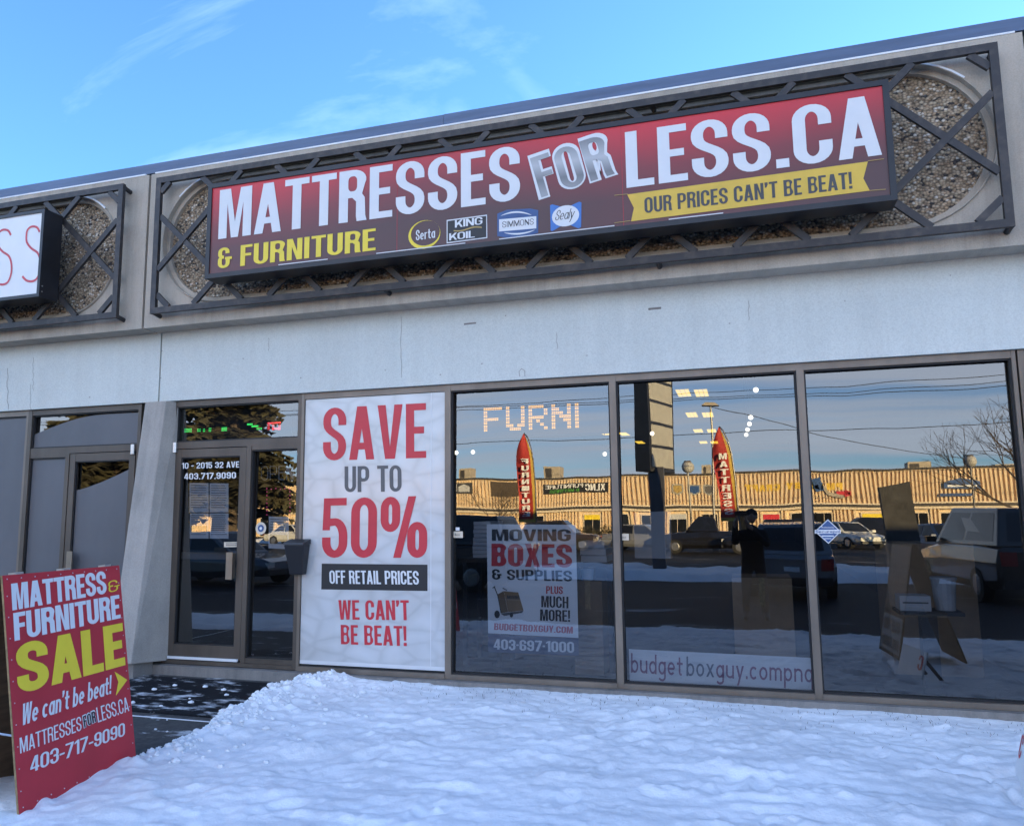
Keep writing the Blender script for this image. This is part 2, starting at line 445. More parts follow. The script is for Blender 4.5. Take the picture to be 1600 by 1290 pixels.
def dusted(name, base, base2, lo, hi, scale, stretch):
    """pavement with thin scraped snow left in patches"""
    m, n, l, b = nodes(name)
    t = n.new('ShaderNodeTexCoord')
    mp5 = n.new('ShaderNodeMapping'); mp5.inputs['Scale'].default_value = stretch
    l.new(t.outputs['Object'], mp5.inputs[0])
    n1 = n.new('ShaderNodeTexNoise'); n1.inputs['Scale'].default_value = scale; n1.inputs['Detail'].default_value = 9; n1.inputs['Roughness'].default_value = 0.68
    l.new(mp5.outputs[0], n1.inputs['Vector'])
    n2 = n.new('ShaderNodeTexNoise'); n2.inputs['Scale'].default_value = 25; n2.inputs['Detail'].default_value = 5
    l.new(t.outputs['Object'], n2.inputs['Vector'])
    rb = n.new('ShaderNodeValToRGB')
    rb.color_ramp.elements[0].position = 0.3; rb.color_ramp.elements[0].color = (*base2, 1)
    rb.color_ramp.elements[1].position = 0.7; rb.color_ramp.elements[1].color = (*base, 1)
    l.new(n2.outputs['Fac'], rb.inputs[0])
    r = n.new('ShaderNodeValToRGB')
    r.color_ramp.elements[0].position = lo; r.color_ramp.elements[0].color = (0, 0, 0, 1)
    r.color_ramp.elements[1].position = hi; r.color_ramp.elements[1].color = (1, 1, 1, 1)
    l.new(n1.outputs['Fac'], r.inputs[0])
    mxx = n.new('ShaderNodeMix'); mxx.data_type = 'RGBA'; mxx.inputs['B'].default_value = (0.72, 0.73, 0.74, 1)
    l.new(r.outputs[0], mxx.inputs['Factor']); l.new(rb.outputs[0], mxx.inputs['A'])
    l.new(mxx.outputs['Result'], b.inputs['Base Color'])
    b.inputs['Roughness'].default_value = 0.7
    b.inputs['Specular IOR Level'].default_value = 0.12
    bp = n.new('ShaderNodeBump'); bp.inputs['Strength'].default_value = 0.5; bp.inputs['Distance'].default_value = 0.008
    l.new(r.outputs[0], bp.inputs['Height']); l.new(bp.outputs[0], b.inputs['Normal'])
    MATS[name] = m
dusted('mat_dusted', (0.016, 0.017, 0.021), (0.010, 0.011, 0.013), 0.53, 0.65, 4.2, (0.7, 1.5, 1))
dusted('walk_dusted', (0.105, 0.10, 0.095), (0.065, 0.063, 0.06), 0.58, 0.68, 2.6, (0.7, 1.4, 1))
dusted('lot_dusted', (0.024, 0.025, 0.030), (0.015, 0.016, 0.019), 0.60, 0.74, 0.45, (0.4, 1.6, 1))

def car_paint(name, col):
    m = mat(name, col, 0.28, 0.2, var=0.1, coat=0.6)
    return m
for nm, c in (('paint_black', (0.012, 0.012, 0.015)), ('paint_silver', (0.20, 0.205, 0.215)), ('paint_white', (0.62, 0.62, 0.6)), ('paint_navy', (0.012, 0.03, 0.09)), ('paint_bronze', (0.045, 0.033, 0.025)), ('paint_grey', (0.09, 0.09, 0.1))):
    car_paint(nm, c)

# ------------------------------------------------------------------ mesh helpers
class MB:
    def __init__(s):
        s.v = []; s.f = []
    def add(s, vs, fs):
        o = len(s.v)
        s.v += [Vector(p) for p in vs]
        s.f += [tuple(i + o for i in q) for q in fs]
        return s
    def box(s, x0, x1, y0, y1, z0, z1):
        return s.add([(x0, y0, z0), (x1, y0, z0), (x1, y1, z0), (x0, y1, z0), (x0, y0, z1), (x1, y0, z1), (x1, y1, z1), (x0, y1, z1)],
                     [(0, 3, 2, 1), (4, 5, 6, 7), (0, 1, 5, 4), (1, 2, 6, 5), (2, 3, 7, 6), (3, 0, 4, 7)])
    def hexa(s, b, t):                            # bottom ring of four, top ring of four
        return s.add(list(b) + list(t), [(0, 3, 2, 1), (4, 5, 6, 7), (0, 1, 5, 4), (1, 2, 6, 5), (2, 3, 7, 6), (3, 0, 4, 7)])
    def bar(s, p, q, w, d, up=(0, 1, 0)):         # rectangular bar from p to q, d measured along up
        p, q = Vector(p), Vector(q)
        a = (q - p).normalized(); u = Vector(up); u = (u - a * u.dot(a)).normalized(); c = a.cross(u)
        r = [u * (d / 2) * i + c * (w / 2) * j for i, j in ((-1, -1), (-1, 1), (1, 1), (1, -1))]
        return s.hexa([p + k for k in r], [q + k for k in r])
    def tube(s, p, q, r0, r1=None, n=8):
        p, q = Vector(p), Vector(q); r1 = r0 if r1 is None else r1
        a = (q - p).normalized(); u = a.orthogonal().normalized(); c = a.cross(u)
        vs = []
        for k in range(n):
            t = 2 * math.pi * k / n; e = u * math.cos(t) + c * math.sin(t)
            vs += [p + e * r0, q + e * r1]
        fs = [(2 * k, 2 * ((k + 1) % n), 2 * ((k + 1) % n) + 1, 2 * k + 1) for k in range(n)]
        fs += [tuple(2 * k for k in range(n))[::-1], tuple(2 * k + 1 for k in range(n))]
        return s.add(vs, fs)
    def path(s, pts, r, n=6):
        for a, b in zip(pts[:-1], pts[1:]):
            s.tube(a, b, r, r, n)
        return s
    def ball(s, c, rx, ry=None, rz=None, nu=12, nv=8):
        ry = rx if ry is None else ry; rz = rx if rz is None else rz; c = Vector(c)
        vs = [c + Vector((0, 0, -rz))]
        for j in range(1, nv):
            p = -math.pi / 2 + math.pi * j / nv
            for i in range(nu):
                t = 2 * math.pi * i / nu
                vs.append(c + Vector((rx * math.cos(p) * math.cos(t), ry * math.cos(p) * math.sin(t), rz * math.sin(p))))
        vs.append(c + Vector((0, 0, rz)))
        fs = [(0, 1 + (i + 1) % nu, 1 + i) for i in range(nu)]
        for j in range(nv - 2):
            for i in range(nu):
                a = 1 + j * nu + i; b = 1 + j * nu + (i + 1) % nu
                fs.append((a, b, b + nu, a + nu))
        o = 1 + (nv - 2) * nu
        fs += [(o + i, o + (i + 1) % nu, len(vs) - 1) for i in range(nu)]
        return s.add(vs, fs)
    def build(s, name, m, parent=None, smooth=False, bevel=0.0):
        off = wloc(parent) if parent else Vector((0, 0, 0))
        me = bpy.data.meshes.new(name)
        me.from_pydata([tuple(p - off) for p in s.v], [], s.f)
        if bevel:
            bm = bmesh.new(); bm.from_mesh(me)
            bmesh.ops.bevel(bm, geom=bm.edges[:], offset=bevel, segments=2, affect='EDGES', profile=0.6)
            bm.to_mesh(me); bm.free()
        me.update()
        if smooth:
            for p in me.polygons: p.use_smooth = True
        o = bpy.data.objects.new(name, me)
        for k in (m if isinstance(m, (list, tuple)) else [m]):
            me.materials.append(MATS[k])
        COL.objects.link(o)
        if parent: o.parent = parent
        return o

def wloc(o):
    p = Vector((0, 0, 0))
    while o is not None:
        p += o.location; o = o.parent
    return p

def tag(o, label, cat, group=None):
    o['label'] = label; o['category'] = cat
    if group: o['group'] = group
    return o

def thing(name, label, cat, loc=(0, 0, 0), group=None):
    o = bpy.data.objects.new(name, None)
    o.empty_display_size = 0.2
    COL.objects.link(o)
    o.location = loc
    return tag(o, label, cat, group)

def structure(o):
    o['kind'] = 'structure'; return o

def rebase(o, loc):
    """move a single-mesh object's origin to loc"""
    loc = Vector(loc)
    o.data.transform(Matrix.Translation(-loc)); o.location = loc
    return o

# ------------------------------------------------------------------ lettering: outlines drawn by hand as polygons
def arc(cx, cy, rx, ry, a0, a1, n=7):
    return [(cx + rx * math.cos(math.radians(a0 + (a1 - a0) * k / n)), cy + ry * math.sin(math.radians(a0 + (a1 - a0) * k / n))) for k in range(n + 1)]

def bez(p0, p1, p2, p3, n=8):
    return [tuple(p0[i] * (1 - t) ** 3 + 3 * p1[i] * t * (1 - t) ** 2 + 3 * p2[i] * t * t * (1 - t) + p3[i] * t ** 3 for i in (0, 1)) for t in [k / n for k in range(1, n)]]

def strip(cl, s, t):
    out, inn = [], []
    for i, p in enumerate(cl):
        a = cl[max(i - 1, 0)]; b = cl[min(i + 1, len(cl) - 1)]
        dx, dy = b[0] - a[0], b[1] - a[1]; L = math.hypot(dx, dy) or 1
        nx, ny = -dy / L, dx / L
        out.append((p[0] + nx * s / 2, p[1] + ny * t / 2)); inn.append((p[0] - nx * s / 2, p[1] - ny * t / 2))
    return out + inn[::-1]

def rrect(x0, y0, x1, y1, rx, ry, n=6):
    return arc(x1 - rx, y1 - ry, rx, ry, 0, 90, n) + arc(x0 + rx, y1 - ry, rx, ry, 90, 180, n) + arc(x0 + rx, y0 + ry, rx, ry, 180, 270, n) + arc(x1 - rx, y0 + ry, rx, ry, 270, 360, n)

def ringg(x0, y0, x1, y1, s, t, ry):
    rx = (x1 - x0) / 2
    return (rrect(x0, y0, x1, y1, rx, ry), [rrect(x0 + s, y0 + t, x1 - s, y1 - t, max(rx - s, 0.01), max(ry - t, 0.02))])

def upper(c, w, s, t):
    """capital or figure of height 1 and nominal width w, stem s, bar t -> (parts, advance)"""
    R = min(w / 2, 0.25)
    h, rx = s / 2, w / 2 - s / 2
    ry = 0.25 - t / 2
    P = lambda *a: (list(a), [])
    if c == ' ': return [], w * 0.42
    if c == 'A':
        w = w * 1.06; a = s * 0.60
        k = lambda y: (w / 2 - a) * y
        return [([(0, 0), (w / 2 - a, 1), (w / 2 + a, 1), (w, 0), (w - s, 0), (w - s - k(.19), .19), (s + k(.19), .19), (s, 0)],
                 [[(s + k(.19 + t), .19 + t), (w / 2, .19 + t + max(.12, (w / 2 - s - k(.19 + t)) / max(1e-3, (w / 2 - a)) * .98)), (w - s - k(.19 + t), .19 + t)]])], w
    if c in 'BR8':
        w2 = w
        up = rrect(s, .53 + t * .5, w2 - s, 1 - t, .04, .08); lo = rrect(s, t, w2 - s, .53 - t * .5, .04, .08)
        if c == 'B':
            o = [(0, 0), (0, 1)] + arc(w2 - .2, .82, .19, .18, 90, -40, 7) + [(w2 - .07, .53)] + arc(w2 - .2, .24, .2, .24, 40, -90, 7)
            return [(o, [up, lo])], w
        if c == 'R':
            o = [(0, 0), (0, 1)] + arc(w2 - .2, .80, .2, .20, 90, -25, 7) + [(w2 - .06, .52), (w2 - .02, .44), (w2 - .01, .1), (w2 + .01, 0), (w2 - s, 0), (w2 - s - .012, .1), (w2 - s - .012, .38), (w2 - s - .07, .46), (s, .46), (s, 0)]
            return [(o, [rrect(s, .46 + t, w2 - s, 1 - t, .05, .09)])], w
        return [ringg(0, 0, w, .56, s, t, .22), ringg(0.01, .47, w - .01, 1, s, t, .22)], w
    if c == 'C':
        cl = [(w - h, .64), (w - h, .75)] + arc(w / 2, .75, rx, ry, 0, 180, 12) + [(h, .25)] + arc(w / 2, .25, rx, ry, 180, 360, 12) + [(w - h, .25), (w - h, .37)]
        return [(strip(cl, s, t), [])], w
    if c == 'G':
        cl = [(w - h, .66), (w - h, .75)] + arc(w / 2, .75, rx, ry, 0, 180, 12) + [(h, .25)] + arc(w / 2, .25, rx, ry, 180, 360, 12) + [(w - h, .25), (w - h, .47)]
        return [(strip(cl, s, t), []), P((w * .52, .40), (w - .002, .40), (w - .002, .40 + t), (w * .52, .40 + t))], w
    if c == 'D':
        return [([(0, 0), (0, 1)] + arc(w - .24, .76, .24, .24, 90, 0) + arc(w - .24, .24, .24, .24, 0, -90), [[(s, t), (s, 1 - t)] + arc(w - .24, .76, .24 - s, .24 - t, 90, 0) + arc(w - .24, .24, .24 - s, .24 - t, 0, -90)])], w
    if c in 'EFL':
        w = w * (.82 if c != 'L' else .80)
        if c == 'E': return [P((0, 0), (0, 1), (w, 1), (w, 1 - t), (s, 1 - t), (s, .51 + t / 2), (w * .9, .51 + t / 2), (w * .9, .51 - t / 2), (s, .51 - t / 2), (s, t), (w, t), (w, 0))], w
        if c == 'F': return [P((0, 0), (0, 1), (w, 1), (w, 1 - t), (s, 1 - t), (s, .53 + t / 2), (w * .92, .53 + t / 2), (w * .92, .53 - t / 2), (s, .53 - t / 2), (s, 0))], w * .97
        return [P((0, 0), (0, 1), (s, 1), (s, t), (w, t), (w, 0))], w
    if c == 'H': return [P((0, 0), (0, 1), (s, 1), (s, .5 + t / 2), (w - s, .5 + t / 2), (w - s, 1), (w, 1), (w, 0), (w - s, 0), (w - s, .5 - t / 2), (s, .5 - t / 2), (s, 0))], w
    if c == 'I': return [P((0, 0), (0, 1), (s, 1), (s, 0))], s
    if c == 'K': return [P((0, 0), (0, 1), (s, 1), (s, .58), (w - s, 1), (w + .01, 1), (w * .66, .56), (w + .02, 0), (w - s + .01, 0), (w * .60 - s * .35, .40), (s, .27), (s, 0))], w
    if c == 'M':
        w = w * 1.32
        return [P((0, 0), (0, 1), (s * 1.35, 1), (w / 2, .32), (w - s * 1.35, 1), (w, 1), (w, 0), (w - s, 0), (w - s, .70), (w / 2 + s * .42, 0), (w / 2 - s * .42, 0), (s, .70), (s, 0))], w
    if c == 'N':
        w = w * 1.03
        return [P((0, 0), (0, 1), (s * 1.1, 1), (w - s, .38), (w - s, 1), (w, 1), (w, 0), (w - s * 1.05, 0), (s, .62), (s, 0))], w
    if c in 'O0': return [ringg(0, 0, w, 1, s, t, .25)], w
    if c == 'P': return [([(0, 0), (0, 1)] + arc(w - .2, .78, .2, .22, 90, 0) + arc(w - .2, .62, .2, .22, 0, -90) + [(s, .40), (s, 0)], [rrect(s, .40 + t, w - s, 1 - t, .05, .09)])], w
    if c == 'S':
        cl = [(w - h, .66), (w - h, .75)] + arc(w / 2, .75, rx, ry, 0, 180, 12) + [(h, .75), (h, .70)] + bez((h, .70), (h, .50), (w - h, .50), (w - h, .29)) + [(w - h, .29), (w - h, .25)] + arc(w / 2, .25, rx, ry, 0, -180, 12) + [(h, .25), (h, .35)]
        return [(strip(cl, s, t), [])], w
    if c == 'T':
        w = w * .94; a = (w - s) / 2
        return [P((a, 0), (a, 1 - t), (0, 1 - t), (0, 1), (w, 1), (w, 1 - t), (w - a, 1 - t), (w - a, 0))], w * .97
    if c == 'U':
        cl = [(h, 1), (h, .25)] + arc(w / 2, .25, rx, ry, 180, 360, 12) + [(w - h, .25), (w - h, 1)]
        return [(strip(cl, s, t), [])], w
    if c == 'V':
        w = w * 1.04
        return [P((0, 1), (s, 1), (w / 2, .22), (w - s, 1), (w, 1), (w / 2 + s * .60, 0), (w / 2 - s * .60, 0))], w
    if c == 'W':
        w = w * 1.45
        return [P((0, 1), (s, 1), (w * .27, .30), (w / 2 - s * .45, 1), (w / 2 + s * .45, 1), (w * .73, .30), (w - s, 1), (w, 1), (w * .74 + s * .5, 0), (w * .74 - s * .55, 0), (w / 2, .62), (w * .26 + s * .55, 0), (w * .26 - s * .5, 0))], w
    if c == 'X': return [P((0, 0), (w / 2 - s * .55, .51), (.01, 1), (s + .01, 1), (w / 2, .68), (w - s - .01, 1), (w - .01, 1), (w / 2 + s * .55, .51), (w, 0), (w - s, 0), (w / 2, .34), (s, 0))], w
    if c == 'Y':
        return [P((w / 2 - h, 0), (w / 2 - h, .38), (0, 1), (s, 1), (w / 2, .60), (w - s, 1), (w, 1), (w / 2 + h, .38), (w / 2 + h, 0))], w
    if c == '1': return [P((w * .30, 0), (w * .30, .82), (0, .74), (0, .86), (w * .36, 1), (w * .30 + s, 1), (w * .30 + s, 0))], w * .30 + s
    if c == '2':
        cl = [(h, .66), (h, .75)] + arc(w / 2, .75, rx, ry, 180, 0, 12) + [(w - h, .75), (w - h, .68)] + bez((w - h, .68), (w - h, .46), (h, .36), (h, .02)) + [(h, .02)]
        return [(strip(cl, s, t), []), P((h * .4, 0), (w, 0), (w, t), (h * .4, t))], w
    if c == '3':
        a = [(h, .68), (h, .75)] + arc(w / 2, .75, rx, ry, 180, 0, 12) + [(w - h, .75), (w - h, .66)] + arc(w - h - .1, .62, .1, .10, 0, -90, 5) + [(w * .40, .52)]
        b = [(w * .40, .515), (w - h - .1, .515)] + arc(w - h - .1, .40, .1, .115, 90, 0, 5) + [(w - h, .25)] + arc(w / 2, .25, rx, ry, 0, -180, 12) + [(h, .25), (h, .34)]
        return [(strip(a, s, t), []), (strip(b, s, t), [])], w
    if c == '4': return [([(w * .54, 0), (w * .54, .18), (0, .18), (0, .30), (w * .48, 1), (w * .54 + s, 1), (w * .54 + s, .18 + t), (w, .18 + t), (w, .18), (w * .54 + s, .18), (w * .54 + s, 0)], [[(s * .9, .18 + t), (w * .54, .18 + t), (w * .54, .72)]])], w
    if c == '5':
        b = [(s * .6, .585), (w / 2, .60)] + arc(w / 2, .60 - .25, rx, .25, 90, 0, 8) + [(w - h, .25)] + arc(w / 2, .25, rx, ry, 0, -180, 12) + [(h, .25), (h, .34)]
        return [(strip(b, s, t), []), P((0.005, .46), (0.02, 1), (w - .02, 1), (w - .02, 1 - t), (s * .95, 1 - t), (s * .9, .46))], w
    if c in '69':
        a = [(w - h, .68), (w - h, .75)] + arc(w / 2, .75, rx, ry, 0, 180, 12) + [(h, .75), (h, .25)]
        g = [(strip(a, s, t), []), ringg(0, 0, w, .60, s, t, .23)]
        if c == '9': g = [([(w - x, 1 - y) for x, y in o], [[(w - x, 1 - y) for x, y in k] for k in hh]) for o, hh in g]
        return g, w
    if c == '7': return [P((w * .10, 0), (w - s - .01, 1 - t), (0, 1 - t), (0, 1), (w, 1), (w, 1 - t * 1.1), (w * .10 + s * 1.05, 0))], w
    if c == '%':
        W2 = w * 1.75; r = w * .74
        return [ringg(0, .42, r, 1, s * .9, t, .2), ringg(W2 - r, 0, W2, .58, s * .9, t, .2), P((W2 * .28, 0), (W2 * .60, 1), (W2 * .60 + s * .85, 1), (W2 * .28 + s * .85, 0))], W2
    if c == '&':
        cl = [(w - h - .02, .70), (w - h - .02, .78)] + arc(w * .5 - .01, .78, w * .5 - h - .01, .22 - t / 2, 0, 180, 10) + [(h, .70)] + arc(h + .09, .66, .09, .115, 180, 270, 4) + [(w * .5, .545)]
        lo = [(w * .5, .52)] + arc(h + .09, .40, .09, .12, 90, 180, 4) + [(h, .24)] + arc(w / 2, .24, rx, .24 - t / 2, 180, 360, 10) + [(w - h, .24), (w - h, .44)]
        return [(strip(cl, s, t), []), (strip(lo, s, t), []), P((w * .60, .40), (w * 1.18, .40), (w * 1.18, .40 + t), (w * .60, .40 + t))], w * 1.18
    if c == "'": return [P((0, .68), (s * .1, .84), (0, .84), (0, 1), (s, 1), (s, .84), (s * .55, .68))], s
    if c == '!': return [P((s * .12, .27), (0, 1), (s, 1), (s * .88, .27)), P((0, 0), (0, .16), (s, .16), (s, 0))], s
    if c == '.': return [P((0, 0), (0, .15), (s, .15), (s, 0))], s
    if c == '\u00b7': return [P((0, .42), (0, .57), (s, .57), (s, .42))], s
    if c == '-': return [P((0, .37), (0, .37 + t), (w * .6, .37 + t), (w * .6, .37))], w * .6
    return [], w * .5

def lower(c, w, s, t):
    """one-weight small letters, x-height .66"""
    X = .66; h = s / 2; rx = w / 2 - h; ry = X / 2 - t / 2
    bowl = (rrect(0, 0, w, X, w / 2, X / 2, 9), [rrect(s, t, w - s, X - t, max(w / 2 - s, .01), X / 2 - t, 9)])
    P = lambda *a: (list(a), [])
    stem = lambda x, y0, y1: P((x, y0), (x, y1), (x + s, y1), (x + s, y0))
    if c == 'o': return [bowl], w
    if c == 'b': return [bowl, stem(0, 0, 1)], w
    if c == 'd': return [bowl, stem(w - s, 0, 1)], w
    if c == 'p': return [bowl, stem(0, -.34, X)], w
    if c == 'q': return [bowl, stem(w - s, -.34, X)], w
    if c == 'a': return [bowl, stem(w - s, 0, X)], w
    if c == 'g':
        cl = [(w - h, X), (w - h, -.12)] + arc(w / 2, -.12, rx, .22 - t / 2, 0, -160, 9)
        return [bowl, (strip(cl, s, t), [])], w
    if c == 'e':
        cl = [(w - h, .34)] + arc(w / 2, X / 2, rx, ry, 8, 318, 18)
        return [(strip(cl, s, t), []), P((s * .6, X / 2 - t * .5), (s * .6, X / 2 + t * .5), (w - h, X / 2 + t * .5), (w - h, X / 2 - t * .5))], w
    if c == 'c': return [(strip(arc(w / 2, X / 2, rx, ry, 45, 315, 18), s, t), [])], w * .95
    if c == 'u':
        cl = [(h, X), (h, .25)] + arc(w / 2, .25, rx, .25 - t / 2, 180, 360, 10) + [(w - h, .25)]
        return [(strip(cl, s, t), []), stem(w - s, 0, X)], w
    if c == 'n':
        cl = [(h, .40)] + arc(w / 2, X - .25, rx, .25 - t / 2, 180, 0, 10) + [(w - h, 0)]
        return [(strip(cl, s, t), []), stem(0, 0, X)], w
    if c == 'm':
        w2 = w * .86; r2 = w2 / 2 - h
        g = [stem(0, 0, X)]
        for o in (0, w2 - s):
            g.append((strip([(o + h, .40)] + arc(o + w2 / 2, X - .22, r2, .22 - t / 2, 180, 0, 10) + [(o + w2 - h, 0)], s, t), []))
        return g, 2 * w2 - s
    if c == 't':
        cl = [(w * .36, .92), (w * .36, .16)] + arc(w * .36 + .12, .16, .12, .16 - t / 2, 180, 290, 5)
        return [(strip(cl, s, t), []), P((0, X - t), (0, X), (w * .78, X), (w * .78, X - t))], w * .80
    if c == 'l': return [stem(0, 0, 1)], s
    if c == 'r': return [stem(0, 0, X), (strip([(h, .40)] + arc(w * .4, X - .2, w * .4 - h, .2 - t / 2, 180, 45, 6), s, t), [])], w * .72
    if c == 'x': return [P((0, 0), (w / 2 - s * .6, X / 2), (0, X), (s * 1.2, X), (w / 2, X / 2 + s * .75), (w - s * 1.2, X), (w, X), (w / 2 + s * .6, X / 2), (w, 0), (w - s * 1.2, 0), (w / 2, X / 2 - s * .75), (s * 1.2, 0))], w
    if c == 'y': return [P((0, X), (s * 1.15, X), (w / 2 + .01, .2), (w - s * 1.15, X), (w, X), (w * .36, -.34), (w * .36 - s * 1.1, -.34), (w / 2 - s * .6, .02))], w
    return upper(c, w, s, t)

def layout(string, w=.40, s=.135, t=.125, gap=.055):
    parts, x = [], 0.0
    for c in string:
        g, adv = (lower if c.islower() else upper)(c, w, s, t)
        for k, (o, hs) in enumerate(g):
            parts.append(([(px + x, py) for px, py in o], [[(px + x, py) for px, py in q] for q in hs], k))
        x += adv + gap
    return parts, x - gap

def put(name, string, BL, BR, TL, m, parent, lift=0.002, outline=None, norm=None, **kw):
    """letters laid between three measured corners, as one mesh on its board"""
    BL, BR, TL = Vector(BL), Vector(BR), Vector(TL)
    parts, L = layout(string, **kw)
    ux, uy = (BR - BL) / L, TL - BL
    n = ux.cross(uy).normalized()
    if norm is not None and n.dot(Vector(norm)) < 0: n = -n
    b = MB()
    for o, hs, k in parts:
        allp = list(o)
        for q in hs: allp += q
        vv = [BL + ux * x + uy * y + n * (lift + k * 0.0006) for x, y in allp]
        tri = tessellate_polygon([[Vector((x, y, 0)) for x, y in q] for q in [o] + hs])
        fs = []
        for a, c2, d in tri:
            if (vv[c2] - vv[a]).cross(vv[d] - vv[a]).dot(n) < 0: a, d = d, a
            fs.append((a, c2, d))
        b.add(vv, fs)
    return b.build(name, m, parent)

def sheet(pts, n, lift=0.0, holes=()):
    """flat polygon as a mesh builder"""
    pts = [Vector(p) + Vector(n) * lift for p in pts]
    hs = [[Vector(p) + Vector(n) * lift for p in q] for q in holes]
    n = Vector(n); u = n.orthogonal().normalized(); w2 = n.cross(u)
    loops = [[Vector((p.dot(u), p.dot(w2), 0)) for p in q] for q in [pts] + hs]
    allp = list(pts)
    for q in hs: allp += q
    fs = []
    for a, c, d in tessellate_polygon(loops):
        if (allp[c] - allp[a]).cross(allp[d] - allp[a]).dot(n) < 0: a, d = d, a
        fs.append((a, c, d))
    return MB().add(allp, fs)

FR = Vector((0, -1, 0))                           # out of the shop front

# ================================================================== the strip the shop is in
BAY = 1.574
HEAD, SILL = 2.778, 0.12
UNIT = 8.26
bld = thing('retail_building', 'long low concrete retail strip with tall shop windows and black steel sign lattices', 'building', (3.9, 0, 0))

# white painted band over the windows
def band(x0, x1):
    MB().box(x0, x1, -0.05, 0.25, HEAD + 0.005, 3.55).build('painted_band', 'painted_wall', bld)
band(-8.46, -0.165)
band(-0.145, 8.09)
band(8.11, 16.32)
band(16.34, 41.0)

# precast upper panels with a recessed stadium of exposed aggregate
FY = -0.28
def fascia(x0, x1, ax0, ax1):
    z0, z1, zt = 3.535, 5.24, 5.24
    c0, r = 3.80 + 0.635, 0.635
    def stadium(dr, n=20):
        rr = r + dr
        return [(ax1 - r + rr * math.cos(a), c0 + rr * math.sin(a)) for a in [math.pi / 2 - math.pi * k / n for k in range(n + 1)]] + \
               [(ax0 + r + rr * math.cos(a), c0 + rr * math.sin(a)) for a in [-math.pi / 2 - math.pi * k / n for k in range(n + 1)]]
    outer, step, inner = stadium(0.06), stadium(0.045), stadium(0.0)
    face = sheet([(x0, FY, z0), (x1, FY, z0), (x1, FY, zt), (x0, FY, zt)], FR, 0, [[(x, FY, z) for x, z in outer]])
    n = len(outer)
    rimo = stadium(0.052)
    vs = [(x, FY, z) for x, z in outer] + [(x, FY - .022, z) for x, z in rimo] + [(x, FY - .022, z) for x, z in step] + [(x, FY + 0.035, z) for x, z in step] + [(x, FY + 0.035, z) for x, z in inner] + [(x, FY + 0.075, z) for x, z in inner]
    fs = []
    for k in range(5):
        fs += [(k * n + i, k * n + (i + 1) % n, (k + 1) * n + (i + 1) % n, (k + 1) * n + i) for i in range(n)]
    face.add(vs, fs)
    face.add([(x0, FY, z0), (x1, FY, z0), (x1, 0.2, z0), (x0, 0.2, z0), (x0, FY, zt), (x1, FY, zt), (x1, 0.2, zt), (x0, 0.2, zt)], [(0, 3, 2, 1), (4, 5, 6, 7), (1, 2, 6, 5), (3, 0, 4, 7)])
    f = face.build('fascia_panel', 'precast', bld)
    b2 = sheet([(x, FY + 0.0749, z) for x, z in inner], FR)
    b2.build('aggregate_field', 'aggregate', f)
    so_, si_ = stadium(.066), stadium(.050)
    top = [i for i in range(n) if so_[i][1] > c0 + r * .72]
    fr_ = MB(); tops = sorted(top, key=lambda i: so_[i][0])
    for i, j in zip(tops[:-1], tops[1:]):
        fr_.add([(so_[i][0], FY - .001, so_[i][1]), (so_[j][0], FY - .001, so_[j][1]), (so_[j][0], FY - .026, so_[j][1]), (so_[i][0], FY - .026, so_[i][1]), (si_[j][0], FY - .026, si_[j][1]), (si_[i][0], FY - .026, si_[i][1])], [(0, 3, 2, 1), (3, 5, 4, 2)])
    fr_.build('rim_frost', 'snow', f)
    g = MB().box(x0 + .05, x1 - .05, FY - .004, FY + .06, zt + .001, zt + .016)
    g.build('ledge_frost', 'snow', f)
fascia(-8.46, -0.215, -8.20, -0.62)
fascia(-0.185, 8.045, 0.07, 7.76)
fascia(8.075, 16.305, 8.33, 16.02)
fascia(16.335, 24.565, 16.59, 24.28)
fascia(24.595, 41.0, 24.85, 40.7)
fl = MB()
fl.box(-8.46, 3.2, -0.262, 0.3, 5.262, 5.372).box(3.204, 41.0, -0.264, 0.3, 5.262, 5.374)
fl.build('roof_flashing', 'flashing', bld)
MB().box(-8.46, 41.0, 0.3, 30, 5.1, 5.2).build('roof', 'roof_membrane', bld)
sw = MB()
sw.box(-8.46, -8.2, 0.3, 30, 0.0, 5.1).box(40.8, 41.0, 0.3, 30, 0.0, 5.1).box(-8.2, 40.8, 29.8, 30, 0, 5.1).box(-8.46, 41.0, 0.2, 0.3, 2.9, 5.2).box(12.56, 41.0, 0.0, 0.2, -.1, 2.77)
sw.build('wall', 'precast', bld)
# pale raised dirt marks and fixings on the band
def blot(pts, wd, name, m):
    w3 = [at(u, v, -.0515) for u, v in pts]
    out = strip([(p.x, p.z) for p in w3], wd, wd)
    sheet([(x, -.0515, z) for x, z in out], FR).build(name, m, bld)
blot([(725, 506.5), (733, 505.5), (744, 504.5)], .016, 'wall_scar', 'curb_concrete')
blot([(1013, 483), (1022, 482), (1033, 481)], .020, 'wall_scar', 'curb_concrete')
rs0 = random.Random(12)
for u, v0, v1 in ((627, 495, 590), (52, 558, 610), (12, 575, 640), (48, 600, 640), (870, 520, 545), (1170, 470, 500), (420, 528, 548)):
    pts = [(u + rs0.uniform(-1.2, 1.2), v0 + (v1 - v0) * k / 9) for k in range(10)]
    blot(pts, .006 if u != 12 else .010, 'wall_crack', 'wall_stain')
blot([(812, 588), (811, 580), (815, 576), (820, 579), (820, 588)], .008, 'wall_scar', 'wall_stain')
for u, v in ((753, 568), (917, 555), (253, 548), (251, 590), (790, 493), (602, 578), (688, 585), (1140, 505), (1320, 470), (1485, 430), (380, 560), (140, 620), (470, 590)):
    blot([(u - 1.0, v), (u + 1.0, v + .4)], .013, 'wall_chip', 'wall_stain')

